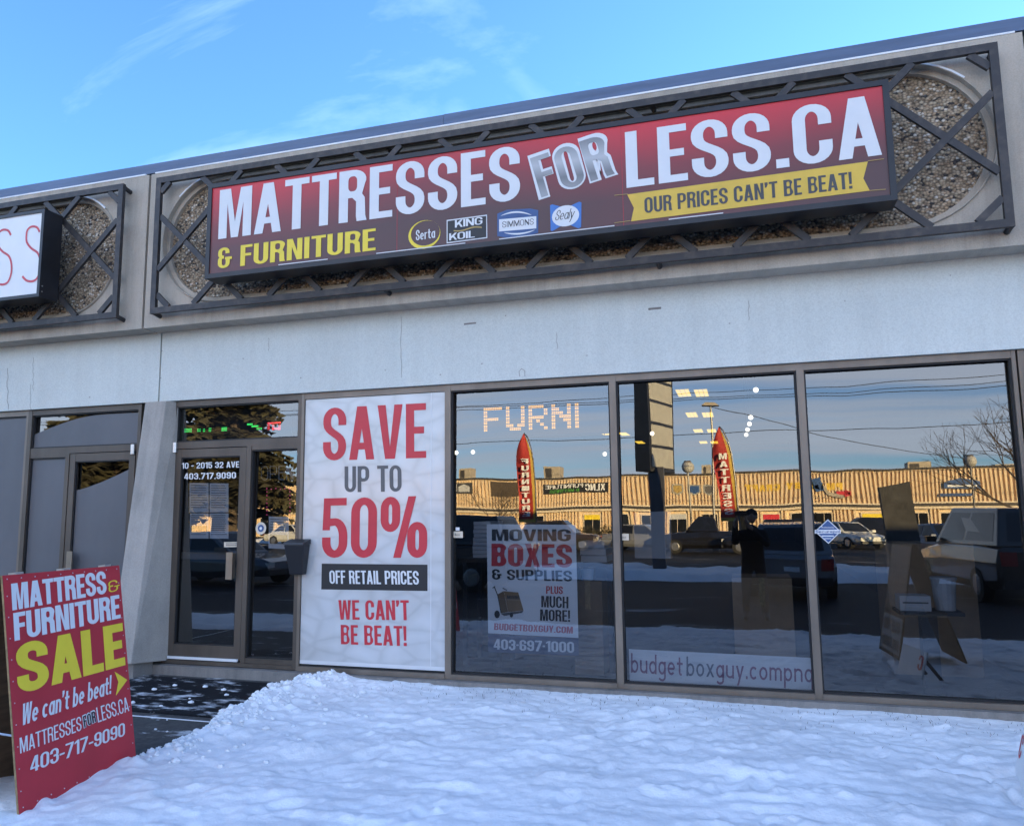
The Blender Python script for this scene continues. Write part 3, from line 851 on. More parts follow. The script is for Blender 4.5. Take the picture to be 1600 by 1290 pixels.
# concrete curb under the frames
MB().box(-8.46, -0.42, -0.09, 0.25, -0.30, .072).box(-0.42, 41.0, -0.10, 0.25, -0.30, .072).build('curb', 'curb_concrete', bld)

# tapered precast fins between the units
def fin(x):
    b = [(x - .10, -.45, .02), (x + .24, -.45, .02), (x + .30, .02, .02), (x - .10, .02, .02)]
    b = [(x - .10, -.42, .14), (x + .165, -.42, .14), (x + .25, .02, .10), (x - .10, .02, .10)]
    t = [(x - .10, -.115, 2.776), (x + .165, -.115, 2.776), (x + .235, .02, 2.776), (x - .10, .02, 2.776)]
    o = MB().hexa(b, t).build('concrete_fin', 'column_concrete', bld, bevel=0.008)
    MB().box(x - .06, x + .14, -.36, -.10, -.02, .13).build('fin_foot', 'curb_concrete', o)
fin(-0.17)
fin(8.07)
fin(-8.43)

# windows -------------------------------------------------------------
def pane(x0, x1, z0, z1, parent, tilt=TILT, yaw=0.0, y=0.035, m='window_glass'):
    """one leaning glass pane; the lean is what lowers the mirrored horizon"""
    h = z1 - z0; xc = (x0 + x1) / 2; dx = (x1 - x0) / 2
    y0, y1 = y, y + math.tan(tilt) * h
    yy = math.tan(yaw) * dx
    b = MB().add([(x0, y0 - yy, z0), (x1, y0 + yy, z0), (x1, y1 + yy, z1), (x0, y1 - yy, z1)], [(0, 1, 2, 3)])
    return b.build('pane', m, parent)

FW = 0.058
def frame_bars(x0, x1, z0, z1, fw=FW, l=True, r=True, t=True, b=True, y0=-0.02, y1=0.10):
    mb = MB()
    if l: mb.box(x0, x0 + fw / 2, y0, y1, z0, z1)
    if r: mb.box(x1 - fw / 2, x1, y0, y1, z0, z1)
    xl, xr = x0 + (fw / 2 if l else 0), x1 - (fw / 2 if r else 0)
    if t: mb.box(xl, xr, y0 + .004, y1, z1 - fw, z1)
    if b: mb.box(xl, xr, y0 - .012, y1, z0, z0 + fw * .75)
    return mb

def stops(x0, x1, z0, z1, w=.014, y0=0.0, y1=0.03):
    return MB().box(x0, x0 + w, y0, y1, z0, z1).box(x1 - w, x1, y0, y1, z0, z1).box(x0 + w, x1 - w, y0, y1, z1 - w, z1).box(x0 + w, x1 - w, y0, y1, z0, z0 + w)

random.seed(3)
def window(x0, x1, z0=SILL, z1=HEAD, tilt=TILT, yaw=0.0):
    w = frame_bars(x0, x1, z0 - .045, z1).build('window', 'bronze', bld)
    gx0, gx1, gz0, gz1 = x0 + FW / 2, x1 - FW / 2, z0 - .0015, z1 - FW
    stops(gx0, gx1, gz0, gz1).build('gasket', 'gasket', w)
    pane(gx0 + .003, gx1 - .003, gz0 + .003, gz1 - .003, w, tilt, yaw)
    return w

def door(x0, x1, z0, z1, hinge_left, parent=None):
    """glazed door leaf in a bronze frame"""
    d = MB()
    st, top, bot = 0.075, 0.085, 0.13
    y0, y1 = -0.012, 0.035
    d.box(x0, x0 + st, y0, y1, z0, z1).box(x1 - st, x1, y0, y1, z0, z1).box(x0 + st, x1 - st, y0 + .002, y1, z1 - top, z1).box(x0 + st, x1 - st, y0 + .002, y1, z0, z0 + bot)
    o = d.build('door', 'bronze_dark', bld)
    pane(x0 + st + .002, x1 - st - .002, z0 + bot + .002, z1 - top - .002, o, TILT, 0.0, 0.022)
    stops(x0 + st, x1 - st, z0 + bot, z1 - top, .012, -.002, .018).build('gasket', 'gasket', o)
    MB().box(x0 + st, x1 - st, .05, .085, z0 + .98, z0 + 1.05).build('push_bar', 'bronze', o)
    hx = x1 - st - .085 if hinge_left else x0 + st + .015
    h = MB().box(hx, hx + .075, y0 - .055, y0 - .045, z0 + .79, z0 + 1.06).box(hx + (.065 if hinge_left else 0), hx + (.075 if hinge_left else .01), y0 - .05, y0, z0 + .80, z0 + 1.05)
    h.build('handle', 'handle_metal', o)
    MB().box(x0 + .02, x1 - .02, y0 - .02, y0 - .001, z0 - .012, z0 + .012).build('kick_strip', 'sheet_white', o)
    hb = x0 - .012 if hinge_left else x1 - .03
    MB().tube((hb + .01, y0 - .012, z1 - .03), (hb + .01, y0 - .012, z1 + .075), .026, .026, 10).build('hinge', 'zinc', o)
    return o

TZ = 2.245
def door_bay(xa, xb, hinge_left):
    """door, sidelight and transom sharing one bay; xa is the door side"""
    flip = xb < xa
    lo, hi = min(xa, xb), max(xa, xb)
    w = MB()
    w.box(lo, lo + .055, -.02, .10, .08, HEAD).box(hi - .04, hi, -.02, .10, .08, HEAD)
    w.box(lo + .055, hi - .04, -.024, .10, .08, SILL - .002)
    w.box(lo + .055, hi - .04, -.016, .10, HEAD - .06, HEAD)
    w.box(lo + .055, hi - .04, -.014, .10, TZ + .025, TZ + .095)
    dx0, dx1 = (lo + .062, lo + .935) if not flip else (hi - .945, hi - .062)
    mxx = (dx1 + .007, dx1 + .06) if not flip else (dx0 - .06, dx0 - .007)
    w.box(mxx[0], mxx[1], -.018, .10, SILL, TZ + .025)
    sx0, sx1 = (mxx[1], hi - .04) if not flip else (lo + .055, mxx[0])
    w.box(sx0, sx1, -.012, .10, SILL, SILL + .045).box(sx0, sx1, -.012, .10, TZ - .015, TZ + .025)
    o = w.build('window', 'bronze_dark', bld)
    stops(sx0, sx1, SILL + .045, TZ - .015).build('gasket', 'gasket', o)
    stops(lo + .055, hi - .04, TZ + .095, HEAD - .06).build('gasket', 'gasket', o)
    pane(sx0 + .002, sx1 - .002, SILL + .047, TZ - .017, o)
    pane(lo + .057, hi - .042, TZ + .097, HEAD - .062, o)
    door(dx0, dx1, SILL + .02, TZ + .017, hinge_left)
    return dx0, dx1, sx0, sx1

door_bay(0.0, BAY, True)
for k, (tl, yw) in enumerate(((TILT, 0), (TILT * 1.02, -.0012), (TILT * .97, .0010), (TILT * 1.05, -.0006))):
    window(BAY * (k + 1), BAY * (k + 2), tilt=tl, yaw=yw)
# the neighbour to the left, mirrored, and the start of the one to the right
door_bay(-0.40, -0.40 - BAY, False)
for k in range(1, 4):
    window(-0.40 - BAY * (k + 1), -0.40 - BAY * k)
window(-8.20, -0.40 - BAY * 4)
window(8.30, 8.30 + BAY)
window(8.30 + BAY, 12.5)

# inside of the shop
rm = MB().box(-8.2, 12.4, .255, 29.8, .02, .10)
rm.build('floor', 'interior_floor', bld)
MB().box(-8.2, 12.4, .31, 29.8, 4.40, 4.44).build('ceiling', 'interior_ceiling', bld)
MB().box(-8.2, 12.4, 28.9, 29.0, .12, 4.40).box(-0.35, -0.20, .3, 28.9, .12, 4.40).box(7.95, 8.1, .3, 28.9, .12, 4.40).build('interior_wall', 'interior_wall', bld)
MB().box(7.885, 8.17, -.02, .25, .075, HEAD).build('pier', 'bronze', bld)

# ================================================================== steel lattices
def lattice(x0, label):
    root = thing('sign_lattice', label, 'sign frame', (x0 + 3.9, -0.39, 3.64), 'black steel lattices along the fascia')
    Wd, z0, z1, t = 7.83, 3.645, 5.12, 0.062
    y = -0.39
    for z in (z0 + t / 2, z1 - t / 2):
        MB().box(x0, x0 + Wd, y - .02, y + .02, z - t / 2, z + t / 2).build('chord', 'steel_black', root)
    for x in (x0 + t / 2, x0 + Wd - t / 2):
        MB().box(x - t / 2, x + t / 2, y - .021, y + .019, z0 + t, z1 - t).build('upright', 'steel_black', root)
    lo, hi = z0 + t, z1 - t
    H = hi - lo
    xl, xr = x0 + t, x0 + Wd - t
    def clip(xt, sgn, dy):
        # brace through (xt, hi), going down at 45 degrees towards sgn
        dx = H * 1.045 * sgn
        a, b = Vector((xt, 0, hi)), Vector((xt + dx, 0, lo))
        t0, t1 = 0.0, 1.0
        for lim, s in ((xl, 1), (xr, -1)):
            fa, fb = (a.x - lim) * s, (b.x - lim) * s
            if fa < 0 and fb < 0: return
            if fa < 0: t0 = max(t0, fa / (fa - fb))
            elif fb < 0: t1 = min(t1, fa / (fa - fb))
        if (t1 - t0) < 0.06: return
        p, q = a.lerp(b, t0), a.lerp(b, t1)
        p.y = q.y = y + dy
        MB().bar(p, q, t * .9, .03).build('brace', 'steel_black', root)
    for k in range(-2, 9):
        clip(x0 + .565 + .8835 * k, 1, .004)
    for k in range(-1, 11):
        clip(x0 + 1.05 + .8835 * k, -1, -.003)
    for x in (x0 + .02, x0 + 2.66, x0 + 5.2, x0 + Wd - .02):
        for z in (z0 + .02, z1 - .03):
            MB().tube((x, y, z), (x, FY + .004, z - .02), .024, .024, 8).build('standoff', 'steel_black', root)
    return root
lattice(0.0, 'complete black steel lattice of crossed bars behind the long red sign')
lattice(-8.26, 'black steel lattice cut by the photo edge, behind the white sign box')

# ================================================================== main sign
SY = -0.64
def P(u, v, Y=SY - .002): return at(u, v, Y)
sx0, sx1, sz0, sz1 = 0.855, 7.005, 3.862, 4.828
sign = thing('shop_sign', 'long red and brown light box sign with large white lettering', 'sign', (sx0, SY, sz0))
fr = MB()
e = .045
fr.box(sx0, sx0 + e, SY - .012, -.43, sz0, sz1).box(sx1 - e, sx1, SY - .012, -.43, sz0, sz1).box(sx0 + e, sx1 - e, SY - .012, -.43, sz1 - e, sz1).box(sx0 + e, sx1 - e, SY - .012, -.43, sz0, sz0 + e)
fr.box(sx0 + e, sx1 - e, -.47, -.44, sz0 + e, sz1 - e)
fr.build('cabinet', 'cabinet_black', sign)
nface = 6
for k in range(1):
    MB().box(sx0 + e, sx1 - e, SY, SY + .02, sz0 + e, sz1 - e).build('face', 'banner_print', sign)
for x in (2.9, 4.95):
    MB().box(x, x + .004, SY - .0012, SY - .0002, sz0 + e, sz1 - e).build('face_seam', 'red_board', sign)
for a, b2 in (((435, 413.5), (512, 402.5)), ((588, 397), (727, 378)), ((780, 371.5), (960, 352)), ((1045, 345), (1130, 334))):
    p, q = P(*a), P(*b2)
    p.z = q.z = sz0 + e + .012
    MB().bar(p, q, .008, .003).build('edge_peel', 'white_print', sign)
K = dict(w=.40, s=.135, t=.125, gap=.055)
def T(name, txt, bl, br, tl, m, par, Y=SY - .002, lift=0.002, **kw):
    k = dict(K); k.update(kw)
    return put(name, txt, at(*bl, Y), at(*br, Y), at(*tl, Y), m, par, lift, **k)
def Tz(name, txt, x0, x1, z0, z1, m, par, Y=SY - .002, lift=0.002, **kw):
    """upright lettering filling a box on the facade"""
    k = dict(K); k.update(kw)
    return put(name, txt, (x0, Y, z0), (x1, Y, z0), (x0, Y, z1), m, par, lift, **k)
a_, b_ = P(341, 375), P(812, 241)
zb, zt_ = P(341, 374).z, P(341, 298).z
Tz('main_lettering', 'MATTRESSES', a_.x, b_.x, zb, zt_, 'white_print', sign, gap=.05)
a_, b_ = P(341, 420), P(587, 396)
Tz('ampersand', '&', P(341, 400).x, P(363, 397).x, P(341, 420).z, P(341, 388).z, 'yellow_print', sign)
Tz('furniture_lettering', 'FURNITURE', P(376, 396).x, P(587, 380).x, P(341, 420).z, P(341, 388).z, 'yellow_print', sign)
a_ = P(979, 294)
Tz('less_lettering', 'LESS.CA', P(978, 260).x, P(1375, 200).x, P(979, 294).z, P(977, 207).z, 'white_print', sign, gap=.05)
T('for_outline', 'FOR', (842, 313), (965, 273), (824, 244), 'white_print', sign, lift=.001, s=.185, t=.165, gap=.02, w=.43)
T('for_lettering', 'FOR', (846, 309), (960, 272), (828, 248), 'silver_print', sign, lift=.003, s=.125, t=.115, gap=.075)
rb = [(980, 304), (1356, 252.5), (1349, 279), (1359, 298), (986, 346), (990.5, 325)]
sheet([P(*q) for q in rb], FR, .001).build('ribbon', 'ribbon_yellow', sign)
for a, b2 in (((960, 305.5), (981, 303.5)), ((960, 348.5), (985, 345)), ((1356, 252), (1381, 248.5)), ((1359, 298), (1384, 296))):
    MB().bar(P(*a) + FR * .002, P(*b2) + FR * .002, .005, .002).build('ribbon_line', 'gold_print', sign)
Tz('ribbon_lettering', "OUR PRICES CAN'T BE BEAT!", P(1007, 320).x, P(1331, 280).x, P(1007, 333.5).z, P(1005, 309.5).z, 'charcoal_print', sign, lift=.003)
# four small maker emblems
def disc(cx, cz, rx, rz, y, n=28):
    return [(cx + rx * math.cos(2 * math.pi * k / n), y, cz + rz * math.sin(2 * math.pi * k / n)) for k in range(n)]
c = P(663, 366.5)
sh = sheet(disc(c.x, c.z, .155, .132, SY - .002), FR, .001, [disc(c.x + .010, c.z + .012, .140, .116, SY - .002)])
sh.build('emblem_ring', 'yellow_print', sign)
T('emblem_lettering', 'Serta', (650, 376), (680, 371.5), (650, 360), 'white_print', sign, lift=.002, w=.34, s=.11, t=.10)
q = [(698, 344), (761, 335.5), (761.5, 372), (698, 380.5)]
sheet([P(*k) for k in q], FR, .001).build('emblem_plate', 'white_print', sign)
q = [(699.4, 345.6), (759.8, 337.4), (760, 370.7), (699.4, 378.6)]
sheet([P(*k) for k in q], FR, .002).build('emblem_plate', 'black_print', sign)
T('emblem_lettering', 'KING', (711, 356), (754, 350.5), (711, 344.5), 'white_print', sign, lift=.003, w=.62, s=.16, t=.12)
T('emblem_lettering', 'KOIL', (702, 376), (742, 371), (702, 365), 'white_print', sign, lift=.003, w=.62, s=.16, t=.12)
wv = [(709 + k * 4.4, 360.5 - k * .55 + 1.6 * math.sin(k * .65)) for k in range(11)]
sheet([P(u, v - .8) for u, v in wv] + [P(u, v + 1.2) for u, v in wv[::-1]], FR, .003).build('emblem_wave', 'gold_print', sign)
q = [(777, 334), (792, 328), (828, 326), (841, 328.5), (841, 364), (824, 369), (792, 371.5), (777, 369)]
sheet([P(*k) for k in q], FR, .001).build('emblem_plate', 'logo_navy', sign)
q = [(780, 343), (838, 338), (838, 357), (780, 362)]
sheet([P(*k) for k in q], FR, .002).build('emblem_band', 'white_print', sign)
def swoosh(pts, wd):
    n = len(pts); up = [(u, v - wd * math.sin(math.pi * k / (n - 1)) ** .6) for k, (u, v) in enumerate(pts)]
    return sheet([P(*k) for k in pts] + [P(*k) for k in up[::-1]][1:-1], FR, .0025)
swoosh([(782 + 4.1 * k, 341.5 - 8.0 * math.sin(math.pi * (.15 + .7 * k / 12)) - k * .1) for k in range(13)], 2.6).build('emblem_swoosh', 'white_print', sign)
swoosh([(787 + 4.1 * k, 361 + 5.2 * math.sin(math.pi * (.15 + .7 * k / 12)) - k * .35) for k in range(13)], -2.6).build('emblem_swoosh', 'white_print', sign)
T('emblem_lettering', 'SIMMONS', (785, 356), (834, 351), (785, 346.5), 'charcoal_print', sign, lift=.003, w=.6, s=.09, t=.08, gap=.12)
q = [(859.5, 321), (863, 319.5), (884, 325), (905, 315.3), (908.5, 316.5), (908, 355), (904, 357), (884, 349), (863, 361.5), (860.5, 360.5)]
sheet([P(*k) for k in q], FR, .001).build('emblem_plate', 'logo_blue', sign)
c = P(883.7, 337.5)
sheet(disc(c.x, c.z, .118, .093, SY - .002, 24), FR, .002).build('emblem_oval', 'white_print', sign)
T('emblem_lettering', 'Sealy', (867, 345), (896, 341), (871, 329), 'black_print', sign, lift=.003, w=.36, s=.07, t=.06)

# ------------------------------------------------------------------ the neighbour's white sign
nx0, nx1, nz0, nz1 = -7.4, -1.215, 3.878, 4.842
nsign = thing('neighbour_sign', 'white light box sign with thin red letters and deep black sides', 'sign', (nx1, SY, nz0))
fr = MB()
fr.box(nx0, nx0 + e, SY - .012, -.42, nz0, nz1).box(nx1 - .035, nx1, SY - .012, -.42, nz0, nz1).box(nx0 + e, nx1 - .035, SY - .012, -.42, nz1 - .035, nz1).box(nx0 + e, nx1 - .035, SY - .012, -.42, nz0, nz0 + .035).box(nx0 + e, nx1 - .035, -.47, -.43, nz0 + .035, nz1 - .035)
fr.build('cabinet', 'cabinet_black', nsign)
MB().box(nx0 + e, nx1 - .035, SY, SY + .02, nz0 + .035, nz1 - .035).build('face', 'sheet_white', nsign)
nz = MB()
for z in (nz0 + .06, nz0 + .12):
    nz.tube((nx1 - .001, SY + .02, z), (nx1 + .004, SY + .02, z), .008, .008, 8)
nz.build('screw', 'zinc', nsign)
def ess(u0, v0, sc):
    pts = [(58, 0), (45, -22), (20, -26), (0, -10), (-6, 20), (-3, 50), (18, 78), (48, 100), (60, 135), (60, 180), (45, 222), (22, 236), (-6, 232), (-25, 212)]
    # smooth Catmull-Rom through the hand drawn points
    q = []
    for i in range(len(pts) - 1):
        p0, p1, p2, p3 = pts[max(i - 1, 0)], pts[i], pts[i + 1], pts[min(i + 2, len(pts) - 1)]
        for t in (0, .25, .5, .75):
            q.append(tuple(.5 * (2 * p1[j] + (p2[j] - p0[j]) * t + (2 * p0[j] - 5 * p1[j] + 4 * p2[j] - p3[j]) * t * t + (3 * p1[j] - p0[j] - 3 * p2[j] + p3[j]) * t ** 3) for j in (0, 1)))
    q.append(pts[-1])
    w3 = [at(u0 + x / 3.071, v0 + y / 3.071, SY - .003) for x, y in q]
    out = strip([(p.x, p.z) for p in w3], .024, .024)
    return sheet([(x, SY - .003, z) for x, z in out], FR, .0)
ess(0 + 43, 362.5, 1).build('letter', 'pink_script', nsign)
ess(0 - 2, 367.5, 1).build('letter', 'pink_script', nsign)

# ================================================================== things on and behind the glass
# large mattress poster
Yp = 0.0
POSTER_Y = -0.004
poster = thing('window_poster', 'tall white mattress poster announcing half price savings in red', 'poster', (1.61, POSTER_Y, .15))
px0, px1, pz0, pz1 = BAY + .034, BAY * 2 - .034, SILL + .02, HEAD - .063
MB().box(px0, px1, POSTER_Y, POSTER_Y + .003, pz0, pz1).build('sheet', 'quilt_print', poster)
xs = at(673, 800, POSTER_Y).x
MB().box(xs, xs + .006, POSTER_Y - .001, POSTER_Y - .0002, pz0, pz1).build('sheet_seam', 'white_print', poster)
MB().box(px0, px1, POSTER_Y - .0012, POSTER_Y - .0003, pz0, pz0 + .035).build('sheet_hem', 'white_print', poster)
def TP(txt, bl, br, tl, m, name='lettering', **kw):
    return T(name, txt, bl, br, tl, m, poster, Y=POSTER_Y - .001, **kw)
TP('SAVE', (504.6, 719.5), (666, 715), (505.6, 637.5), 'red_print')
TP('UP TO', (538.5, 768.7), (627.6, 767.6), (538.5, 728.4), 'grey_print', w=.42)
TP('50%', (502.8, 871), (667.6, 871), (504.6, 778.3), 'red_print')
sheet([at(*k, POSTER_Y - .001) for k in ((502.8, 880), (668, 881.7), (668, 922.8), (502, 920.3))], FR, .001).build('caption_bar', 'black_print', poster)
TP('OFF RETAIL PRICES', (515.3, 911.3), (655, 912.8), (514.6, 890.7), 'white_print', lift=.003)
TP("WE CAN'T", (529.5, 967.3), (639.4, 968.4), (528.8, 937), 'red_print')
TP('BE BEAT!', (533, 1005.8), (635.8, 1008.7), (532.4, 975.5), 'red_print')

# moving boxes poster, inside
MY = 0.075
mv = thing('moving_poster', 'pale poster for moving boxes with a hand truck picture behind the glass', 'poster', at(832, 1000, MY))
sheet([at(*k, MY) for k in ((760.5, 818.5), (899.5, 819.5), (903.8, 996), (762.7, 988.8))], FR).build('sheet', 'sheet_white', mv)
sheet([at(*k, MY) for k in ((762.7, 989.6), (903.8, 996.8), (904.5, 1024), (763, 1018))], FR).build('phone_strip', 'navy_print', mv)
def TM(txt, bl, br, tl, m, **kw):
    return T('lettering', txt, bl, br, tl, m, mv, Y=MY - .001, **kw)
IM = dict(w=.46, s=.165, t=.15, gap=.045)
TM('MOVING', (768.6, 844.5), (891.9, 845), (768.6, 826.5), 'black_print', w=.66, s=.22, t=.17, gap=.06)
TM('BOXES', (768, 884), (894, 886.4), (768, 848.8), 'red_print', w=.48, s=.19, t=.16, gap=.05)
TM('& SUPPLIES', (769.2, 904.8), (894, 907.9), (768.8, 888.6), 'black_print', w=.56, s=.18, t=.15, gap=.07)
TM('PLUS', (853.4, 927), (879.5, 927.6), (853.4, 915), 'red_print')
TM('MUCH', (845.8, 948), (888.2, 949.8), (845.8, 930.2), 'black_print')
TM('MORE!', (844, 968.9), (890.8, 970.8), (844, 951.3), 'black_print')
TM('BUDGETBOXGUY.COM', (772, 983.4), (895, 989.3), (772.5, 973), 'red_print', w=.46, s=.16, t=.15, gap=.05)
TM('403\u00b7697\u00b71000', (771.4, 1013.8), (897.3, 1019.2), (771.4, 997.5), 'sheet_white', w=.46, s=.16, t=.15)
def quadm(name, q, m, lift): sheet([at(*k, MY) for k in q], FR, lift).build(name, m, mv)
def cz(x, y): return (690 + x / 4.607, 800 + y / 4.607)
quadm('picture_box', [cz(448, 566), cz(552, 576), cz(590, 705), cz(480, 718)], 'carton', .002)
quadm('picture_box', [cz(402, 590), cz(447, 566), cz(479, 718), cz(425, 725)], 'carton_side', .002)
quadm('picture_base', [cz(425, 727), cz(590, 707), cz(580, 722), cz(450, 745)], 'grey_print', .0025)
for x, y, r in ((400, 733, .0265), (503, 738, .0165)):
    c = at(*cz(x, y), MY)
    sheet(disc(c.x, c.z, r, r * 1.3, MY, 16), FR, .003).build('picture_wheel', 'black_print', mv)
hd = MB()
for a, b2 in (((380, 535), (405, 600)), ((368, 545), (385, 532)), ((470, 560), (440, 545)), ((405, 600), (428, 722))):
    hd.bar(at(*cz(*a), MY) + FR * .002, at(*cz(*b2), MY) + FR * .002, .008, .002)
hd.build('picture_handle', 'charcoal_print', mv)
T('lettering', 'MOVING', cz(472, 622), cz(562, 626), cz(472, 598), 'charcoal_print', mv, Y=MY - .001, lift=.003)

# long paper strip at the foot of the third window
bs = thing('paper_strip', 'long white paper strip with handwritten purple web address in the window foot', 'banner', at(1125, 1060, .06))
sheet([at(*k, .06) for k in ((982.5, 1013.5), (1270, 1027.2), (1273, 1081.5), (984, 1064.5))], FR).build('sheet', 'sheet_white', bs)
CS = dict(w=.56, s=.12, t=.115, gap=.14)
def cb_(x, y): return (950 + x / 4.16, 800 + y / 4.16)
for txt, x0, y0, x1, y1, m in (('budget', 150, 1040, 487, 1062, 'purple_print'), ('box', 510, 1062, 690, 1070, 'navy_print'), ('guy.compnq', 703, 1073, 1333, 1105, 'purple_print')):
    T('lettering', txt, cb_(x0, y0), cb_(x1, y1), cb_(x0, y0 - 127), m, bs, Y=.059, **CS)

# door lettering and notices
dl = thing('door_lettering', 'white address and phone lettering on the upper door glass', 'lettering', at(330, 740, 0))
T('address_line', '10 - 2015 32 AVE', (284.4, 732.2), (373.8, 730), (284.4, 722.9), 'white_print', dl, Y=-.001, w=.62, s=.19, t=.16, gap=.1)
T('phone_line', '403.717.9090', (288, 749), (369, 747), (288, 739.3), 'white_print', dl, Y=-.001, w=.60, s=.19, t=.16, gap=.1)
def notice(name, label, quad, Y, grid=True, band=None, cat='notice'):
    t = thing(name, label, cat, at(*quad[3], Y), 'notices taped inside the entrance glass')
    sheet([at(*k, Y) for k in quad], FR).build('sheet', 'sheet_white', t)
    a, b2, c2, d2 = [at(*k, Y) for k in quad]
    ln = MB()
    for k in range(1, 11):
        f = k / 12
        if band and band[0] < f < band[1]: continue
        l0, l1 = a.lerp(d2, f), b2.lerp(c2, f)
        g = .08 + .1 * random.random()
        ln.bar(l0.lerp(l1, .08) + FR * .0015, l0.lerp(l1, 1 - g) + FR * .0015, .006, .001)
    ln.build('print_line', 'grey_print', t)
    if band:
        sheet([a.lerp(d2, band[0]) .lerp(b2.lerp(c2, band[0]), .06), a.lerp(d2, band[0]).lerp(b2.lerp(c2, band[0]), .94), a.lerp(d2, band[1]).lerp(b2.lerp(c2, band[1]), .94), a.lerp(d2, band[1]).lerp(b2.lerp(c2, band[1]), .06)], FR, .002).build('print_block', 'black_print', t)
    return t
notice('notice', 'upper of the two notices nearer the hinge on the door glass', [(296, 754), (326, 754.5), (326, 800), (296, 800)], .05)
notice('notice', 'upper of the two notices nearer the handle on the door glass', [(327.5, 754.5), (357, 755), (357, 800), (327.5, 800)], .05)
notice('notice', 'lower door notice with a black bar across its foot', [(296.5, 801.5), (326, 801.5), (326, 841), (296.5, 841)], .05, band=(.5, .72))
notice('notice', 'lower door notice of plain text beside the one with a black bar', [(327.5, 801.5), (357, 801.5), (357, 841), (327.5, 841)], .05)
t = notice('notice', 'notice with a dark picture in the sidelight next to the door', [(420, 806.5), (451.5, 807.5), (450.5, 857.5), (419.5, 856)], .05, band=(.55, .85))
st = thing('round_sticker', 'round cream sticker with dark centre on the sidelight glass', 'sticker', at(407.7, 825, -.002))
c = at(407.7, 825, .0)
sheet(disc(c.x, c.z, .062, .062, -.001, 24), FR).build('disc', 'siding_trim', st)
sheet(disc(c.x, c.z, .036, .036, -.001, 20), FR, .001).build('disc_ring', 'logo_navy', st)
sheet(disc(c.x, c.z, .016, .016, -.001, 12), FR, .002).build('disc_centre', 'white_print', st)
t = thing('door_sticker', 'small cream lettered sticker over the door pull', 'sticker', at(364, 850, -.002))
sheet([at(*k, -.002) for k in ((350, 846.5), (378.5, 846), (378.5, 854), (350, 854.5))], FR).build('sheet', 'siding_trim', t)
ln = MB()
for v, u1 in ((848.8, 376), (851.6, 370)):
    ln.bar(at(353, v, -.003), at(u1, v - .2, -.003), .007, .001)
ln.build('print_line', 'charcoal_print', t)
neon = thing('neon_sign', 'unlit thin glass tube sign reading open in the sidelight', 'neon sign', at(434, 740, .2))
T('tube_lettering', 'OPEN', (408, 750), (459, 749), (408, 728), 'neon_white', neon, Y=.12, w=.62, s=.06, t=.05, gap=.14)
ng = MB()
for k in range(6):
    ng.ball(at(417 + k * 7, 763 + (k % 2), .14), .006, nu=6, nv=4)
for k in range(7):
    for u in (417, 453):
        ng.ball(at(u, 768 + 6 * k, .14), .006, nu=6, nv=4)
fl_ = ng.build('fairy_lights', 'led_pink', None); tag(rebase(fl_, at(435, 800, .14)), 'faint pink dotted light outline hanging in the sidelight', 'string lights')

# small cards on the big windows
for (u, v), lab in (((715.6, 834.7), 'small cream card stuck low on the window with the moving poster'), ((975, 838.5), 'small cream card stuck beside the mullion of the window with the grey board')):
    t = thing('window_card', lab, 'sticker', at(u, v, .03), 'small cream cards on the windows')
    sheet([at(u + a, v + b2, .02) for a, b2 in ((-7.5, -5), (7.5, -5), (7.8, 5.2), (-7.3, 5))], FR).build('card', 'siding_trim', t)
    T('lettering', 'Access', (u - 5, v + 2), (u + 5, v + 2.2), (u - 5, v - 2.2), 'charcoal_print', t, Y=.018, w=.5, s=.12, t=.1)
t = thing('window_tag', 'tiny white square tag above the cream card on the glass', 'sticker', at(715, 826, .02))
sheet([at(715 + a, 826 + b2, .02) for a, b2 in ((-3, -2.5), (3, -2.5), (3, 2.5), (-3, 2.5))], FR).build('tag', 'white_print', t)
t = thing('security_sticker', 'blue diamond security sticker with white border and band', 'sticker', at(1293.5, 830, -.0))
for nm, r, m, lf in (('border', 20.5, 'white_print', 0), ('field', 18.6, 'logo_navy', .001)):
    sheet([at(1293.5 + a * r, 830 + b2 * r * .93, -.001) for a, b2 in ((0, -1), (1, 0), (.05, 1), (-1, 0))], FR, lf).build(nm, m, t)
sheet([at(*k, -.001) for k in ((1273, 827.3), (1313.5, 827), (1313.5, 833.2), (1273, 833.2))], FR, .002).build('band', 'white_print', t)
T('lettering', 'Securepol', (1274.5, 832.2), (1312, 832), (1274.5, 827.8), 'logo_navy', t, Y=-.001, lift=.003, w=.6, s=.16, t=.14)
T('small_lettering', 'Protected by', (1283.5, 825), (1303.5, 825), (1283.5, 822), 'white_print', t, Y=-.001, w=.5, s=.12, t=.1)
ln = MB().bar(at(1284, 837, -.002) , at(1303, 837, -.002), .009, .001).bar(at(1288, 841, -.002), at(1299, 841, -.002), .006, .001)
ln.build('print_line', 'white_print', t)

